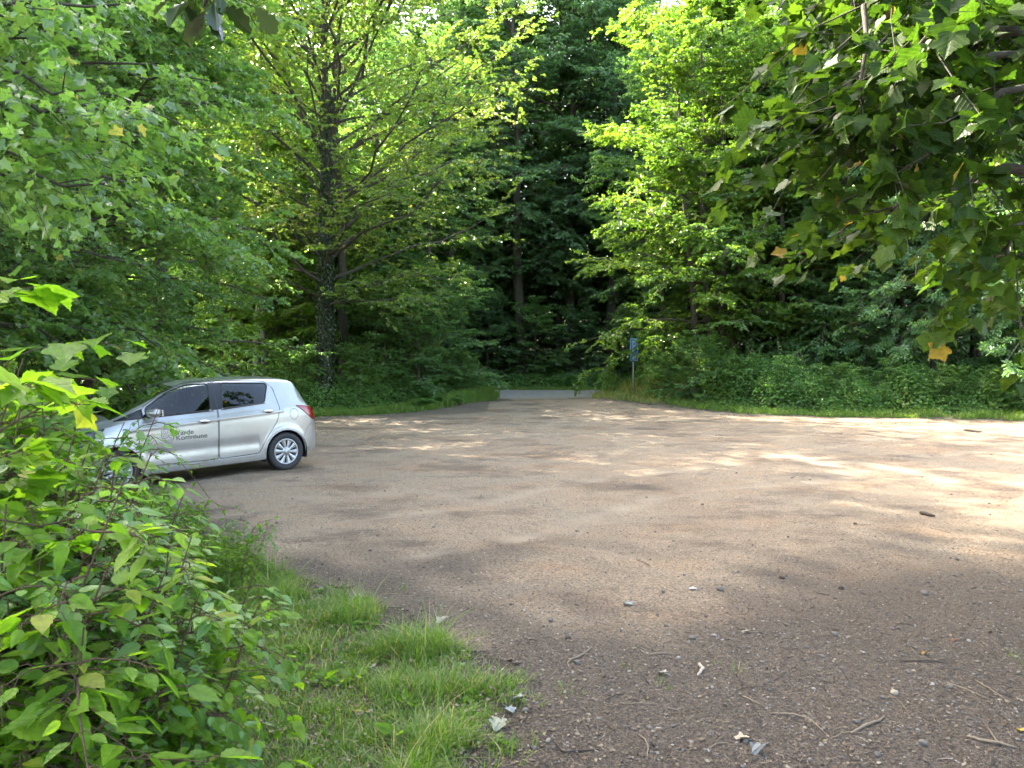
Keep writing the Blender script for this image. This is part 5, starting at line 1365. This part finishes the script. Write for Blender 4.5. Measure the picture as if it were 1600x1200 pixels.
twm = new_mat("twig_pale", (.15, .115, .08), .8); twd = new_mat("twig_dark", (.035, .025, .018), .85)
def twig(label, pts, r, mat_, group=None, name="twig", fork=None):
    """pts: photograph pixels on the ground"""
    W_ = np.array([GP(*p) for p in pts]); b = W_[0]
    c = np.stack([np.append(W_[:, 0], []), W_[:, 1]], 1)
    t = np.linspace(0, 1, len(c)); q = np.linspace(0, 1, 9)
    X = np.interp(q, t, c[:, 0]); Y = np.interp(q, t, c[:, 1]); rg = np.random.RandomState(int(abs(pts[0][0]*7+pts[0][1])) % 99999)
    X = X+rg.normal(0, .004, 9); Y = Y+rg.normal(0, .004, 9)
    Z = zl(X, Y)+r*.8+np.array([0, .3, .6, .8, 1, .8, .5, .2, 0])*.006*(r < .01)
    z0 = float(Z[0]); mb = MB(); mb.tube(np.stack([X-b[0], Y-b[1], Z-z0], 1), r*np.array([.8, 1, .95, 1.05, .9, .85, .8, .65, .4]), 7)
    if fork:
        i = 5; F_ = np.array([GP(*p) for p in fork]); xx = np.linspace(X[i], F_[-1, 0], 5); yy = np.linspace(Y[i], F_[-1, 1], 5)
        mb.tube(np.stack([xx-b[0], yy-b[1], zl(xx, yy)+r*.7-z0], 1), np.linspace(r*.7, r*.3, 5), 6)
    o = mb.build(name, mat_, None, True); o.location = (b[0], b[1], z0); tag(o, label, "twig" if name == "twig" else "branch piece", group); return o
twig("short thick broken branch piece lying alone on the right of the dirt", [(1440, 805), (1462, 810)], .024, twd, name="branch_piece")
twig("dark broken branch piece near the right verge, far side of the dirt", [(1508, 674), (1535, 677)], .03, twd, name="branch_piece")
twig("curved whitish peeled stick in the middle of the lower foreground", [(1095, 1042), (1100, 1050), (1092, 1062)], .009, new_mat("peeled_wood", (.30, .26, .21), .7))
twig("bowed twig left of the curved whitish stick, with a hooked left end", [(926, 1015), (905, 1032), (888, 1038), (892, 1050)], .005, twm)
twig("straight twig with a bent left tip above the whitish stick", [(1003, 1018), (1012, 1027), (1040, 1025), (1062, 1026)], .004, twm)
twig("long dark twig lying flat below the yellow curled leaf at the right", [(1412, 1036), (1450, 1039), (1488, 1040)], .004, twd)
twig("forked pale stick at the lower right corner", [(1515, 1162), (1560, 1174), (1600, 1180)], .007, twm, fork=[(1560, 1150), (1550, 1145)])
twig("long thin pale twig running down to the right edge", [(1530, 1066), (1560, 1090), (1588, 1105)], .0035, twm)
twig("thin pale twig slanting right below the grey stone", [(1485, 1072), (1515, 1085), (1548, 1098)], .0045, twm)
twig("long brown twig arching through the lower middle", [(1208, 1120), (1240, 1124), (1270, 1130), (1305, 1162)], .0045, twm)
twig("brown twig with a small green shoot beside it", [(1335, 1153), (1365, 1142), (1390, 1125)], .006, twm)
twig("dark forked twig at the bottom edge, right of the grass", [(868, 1170), (885, 1185), (938, 1178)], .005, twd, fork=[(905, 1195), (880, 1200)])
twig("curved brown twig at the bottom edge beside a dark cone", [(1003, 1155), (1015, 1175), (1012, 1195)], .004, twm)
twig("brown twig just right of the grass edge", [(945, 1102), (962, 1097), (978, 1088)], .004, twd)
twig("thin pale stick pointing down right below the middle", [(1164, 1093), (1177, 1100), (1190, 1107)], .0045, twm)
rg = np.random.RandomState(311)
for i in range(70):
    D = 2.95*(8/2.95)**(rg.rand()**1.3); px = rg.uniform(820, 1600); L = rg.uniform(.05, .26); a = rg.rand()*3.14
    x0 = gx(px, D)
    if lot_sd(x0, D) < .1: continue
    py = lambda yy: 577+CAM_H*F_PX/yy
    pts = []
    bend = rg.normal(0, .5)
    for t in (0, .5, 1):
        xx = x0+L*t*math.cos(a+bend*t); yy = D+L*t*math.sin(a+bend*t); pts.append((800+xx/yy*F_PX, py(yy)))
    pale = rg.rand() < .6
    twig("small pale dry twig among the litter of the foreground dirt" if pale else "small dark dry twig among the litter of the foreground dirt", pts, rg.uniform(.001, .0024), twm if pale else twd, "small pale twigs in the foreground litter" if pale else "small dark twigs in the foreground litter")

def fallen_leaf(label, px, py, size, col, shape='maple', rz=0, curl=.5, group=None, rough=.6):
    x, y = GP(px, py); v, f = LEAF[shape]; v = v.copy(); v = v*size*.55; v[:, 1] -= size*.5
    v[:, 2] = curl*(np.abs(v[:, 0])**2+ .7*v[:, 1]**2)/size+.15*curl*np.abs(v[:, 0])+size*.10*curl*np.sin(v[:, 0]/size*9+v[:, 1]/size*7)
    mb = MB(); mb.add(v, f); mb.tube([(0, -size*.5, .001), (.01*size, -size*.8, .01), (.05*size, -size*1.0, .004)], .0016, 5)
    o = mb.build("fallen_leaf", new_mat("fallen_leaf_tint", tuple(c_*.5 for c_ in col), rough), None, False); o.location = (x, y, float(zl(x, y))+.007); o.rotation_euler = (rg.normal(0, .12), rg.normal(0, .12), rz); tag(o, label, "leaf", group); return o
fallen_leaf("yellow and orange fallen leaf lying in the foreground grass", 637, 1172, .085, (.62, .36, .04), rz=1.0, curl=.9)
fallen_leaf("curled amber fallen leaf on the dirt at the lower right", 1445, 1028, .06, (.55, .30, .06), 'ovate', 1.4, 1.3)
fallen_leaf("reddish-brown curled fallen leaf above the amber one at the right", 1491, 1006, .075, (.42, .16, .07), 'ovate', 1.7, 1.1)
fallen_leaf("whitish dry fallen leaf at the right edge of the grass", 682, 979, .13, (.40, .36, .30), rz=2.2, curl=.5)
fallen_leaf("grey-green crumpled fallen leaf on the dirt above the middle foreground", 978, 943, .12, (.30, .33, .31), rz=.3, curl=.6)
fallen_leaf("pale beige fallen maple leaf near the bottom, right of middle", 1152, 1160, .10, (.60, .48, .34), rz=1.4, curl=.6)
fallen_leaf("grey fallen leaf with its dark side turned up near the bottom, right of middle", 1180, 1184, .10, (.20, .22, .22), rz=2.0, curl=.8)
fallen_leaf("large greenish-grey fallen leaf at the lower tip of the grass", 772, 1152, .12, (.36, .38, .28), rz=2.7, curl=.6)
fallen_leaf("silvery fallen leaf beside the grass edge, above the greenish one", 800, 1102, .11, (.42, .44, .42), rz=.8, curl=.6)
fallen_leaf("small blue-grey fallen leaf beside the grass edge, below the silvery one", 802, 1124, .08, (.28, .33, .33), rz=3.8, curl=.5)
fallen_leaf("pale fallen leaf held up by twigs, left of the whitish stick", 1031, 1055, .09, (.48, .46, .42), rz=.5, curl=.5)
fallen_leaf("whitish fallen leaf on the grass in the middle of the patch", 575, 1050, .12, (.40, .42, .38), rz=.5, curl=.5)
fallen_leaf("brown fallen leaf curled on the grass near its upper part", 600, 1036, .11, (.28, .16, .10), rz=2.5, curl=.8)
fallen_leaf("yellowing fallen leaf at the bottom left under the thicket", 555, 1118, .07, (.42, .45, .08), rz=.2, curl=.5)
fallen_leaf("yellow fallen leaf at the very right edge", 1597, 1150, .07, (.6, .42, .08), rz=.2, curl=.7)
fallen_leaf("white flat fallen leaf on the middle of the dirt", 1078, 920, .10, (.62, .60, .55), rz=1.2, curl=.3)
for i in range(46):
    D = 4.5*(26/4.5)**rg.rand(); px = rg.uniform(420, 1600); x0 = gx(px, D)
    if lot_sd(x0, D) < .2: continue
    py = 577+CAM_H*F_PX/D; pale = rg.rand() < .65
    fallen_leaf("small pale dry leaf scattered on the open dirt" if pale else "small brown dry leaf scattered on the open dirt", px, py, rg.uniform(.04, .09), (.36, .32, .24) if pale else (.20, .11, .06), 'ovate' if i % 2 else 'maple_small', rg.rand()*6.28, .7, "pale dry leaves scattered on the open dirt" if pale else "brown dry leaves scattered on the open dirt")

stm = new_mat("stone_grey", (.20, .19, .17), .85); nt = stm.node_tree; nd, lk, b = nodes_of(stm); nn_ = noise(nt, 30, 5, .7); r_ = ramp(nt, [(.3, (.06, .053, .045)), (.7, (.14, .125, .105))]); lk.new(nn_.outputs[0], r_.inputs[0]); lk.new(r_.outputs[0], b.inputs["Base Color"])
def stone(label, px, py, s, group=None, seed=0, mat_=stm):
    r = np.random.RandomState(seed); mb = MB(); mb.sphere((0, 0, 0), (s, s*.75, s*.55), 0, 14, 9); v = mb.v[0]
    for _ in range(7):
        dd = unit(r.normal(0, 1, 3)); k = (v@dd)-s*r.uniform(.45, .7); v -= np.clip(k, 0, None)[:, None]*dd*.9
    x, y = GP(px, py); o = mb.build("stone", mat_, None, True); o.location = (x, y, float(zl(x, y))+s*.3); o.rotation_euler = (0, 0, r.rand()*6); tag(o, label, "stone", group)
stone("rounded tan-grey stone in the lower right foreground", 1402, 1092, .024, seed=1, mat_=new_mat("stone_tan", (.26, .22, .16), .85))
stone("flat dark stone left of the rounded tan one", 1384, 1098, .017, seed=2)
stone("grey stone just above the rounded tan one", 1423, 1055, .024, seed=3)
stone("dark stone on the sunlit streak at the right", 1317, 917, .03, seed=4, mat_=twd)
stone("angular dark stone left of the sunlit streak", 1224, 903, .026, seed=5, mat_=twd)
stone("pale flat stone right of the sunlit streak", 1448, 930, .036, seed=6)
stone("grey angular stone right of the grass edge", 861, 975, .026, seed=7)
stone("dark stone below the grey angular one right of the grass", 889, 1002, .022, seed=8, mat_=twd)
stone("flat dark stone in the middle of the dirt near the shade line", 1127, 924, .034, seed=9)
stone("grey stone near the bottom between two twigs", 1343, 1138, .02, seed=10)
stone("brown fir cone-like stone at the bottom edge", 1025, 1172, .018, seed=11, mat_=twd)
for i in range(40):
    D = 3*(16/3)**rg.rand(); px = rg.uniform(860, 1600); x0 = gx(px, D)
    if lot_sd(x0, D) < .2: continue
    stone("small grey stone scattered on the right half of the dirt", px, 577+CAM_H*F_PX/D, rg.uniform(.010, .026), "small grey stones on the dirt", 100+i)
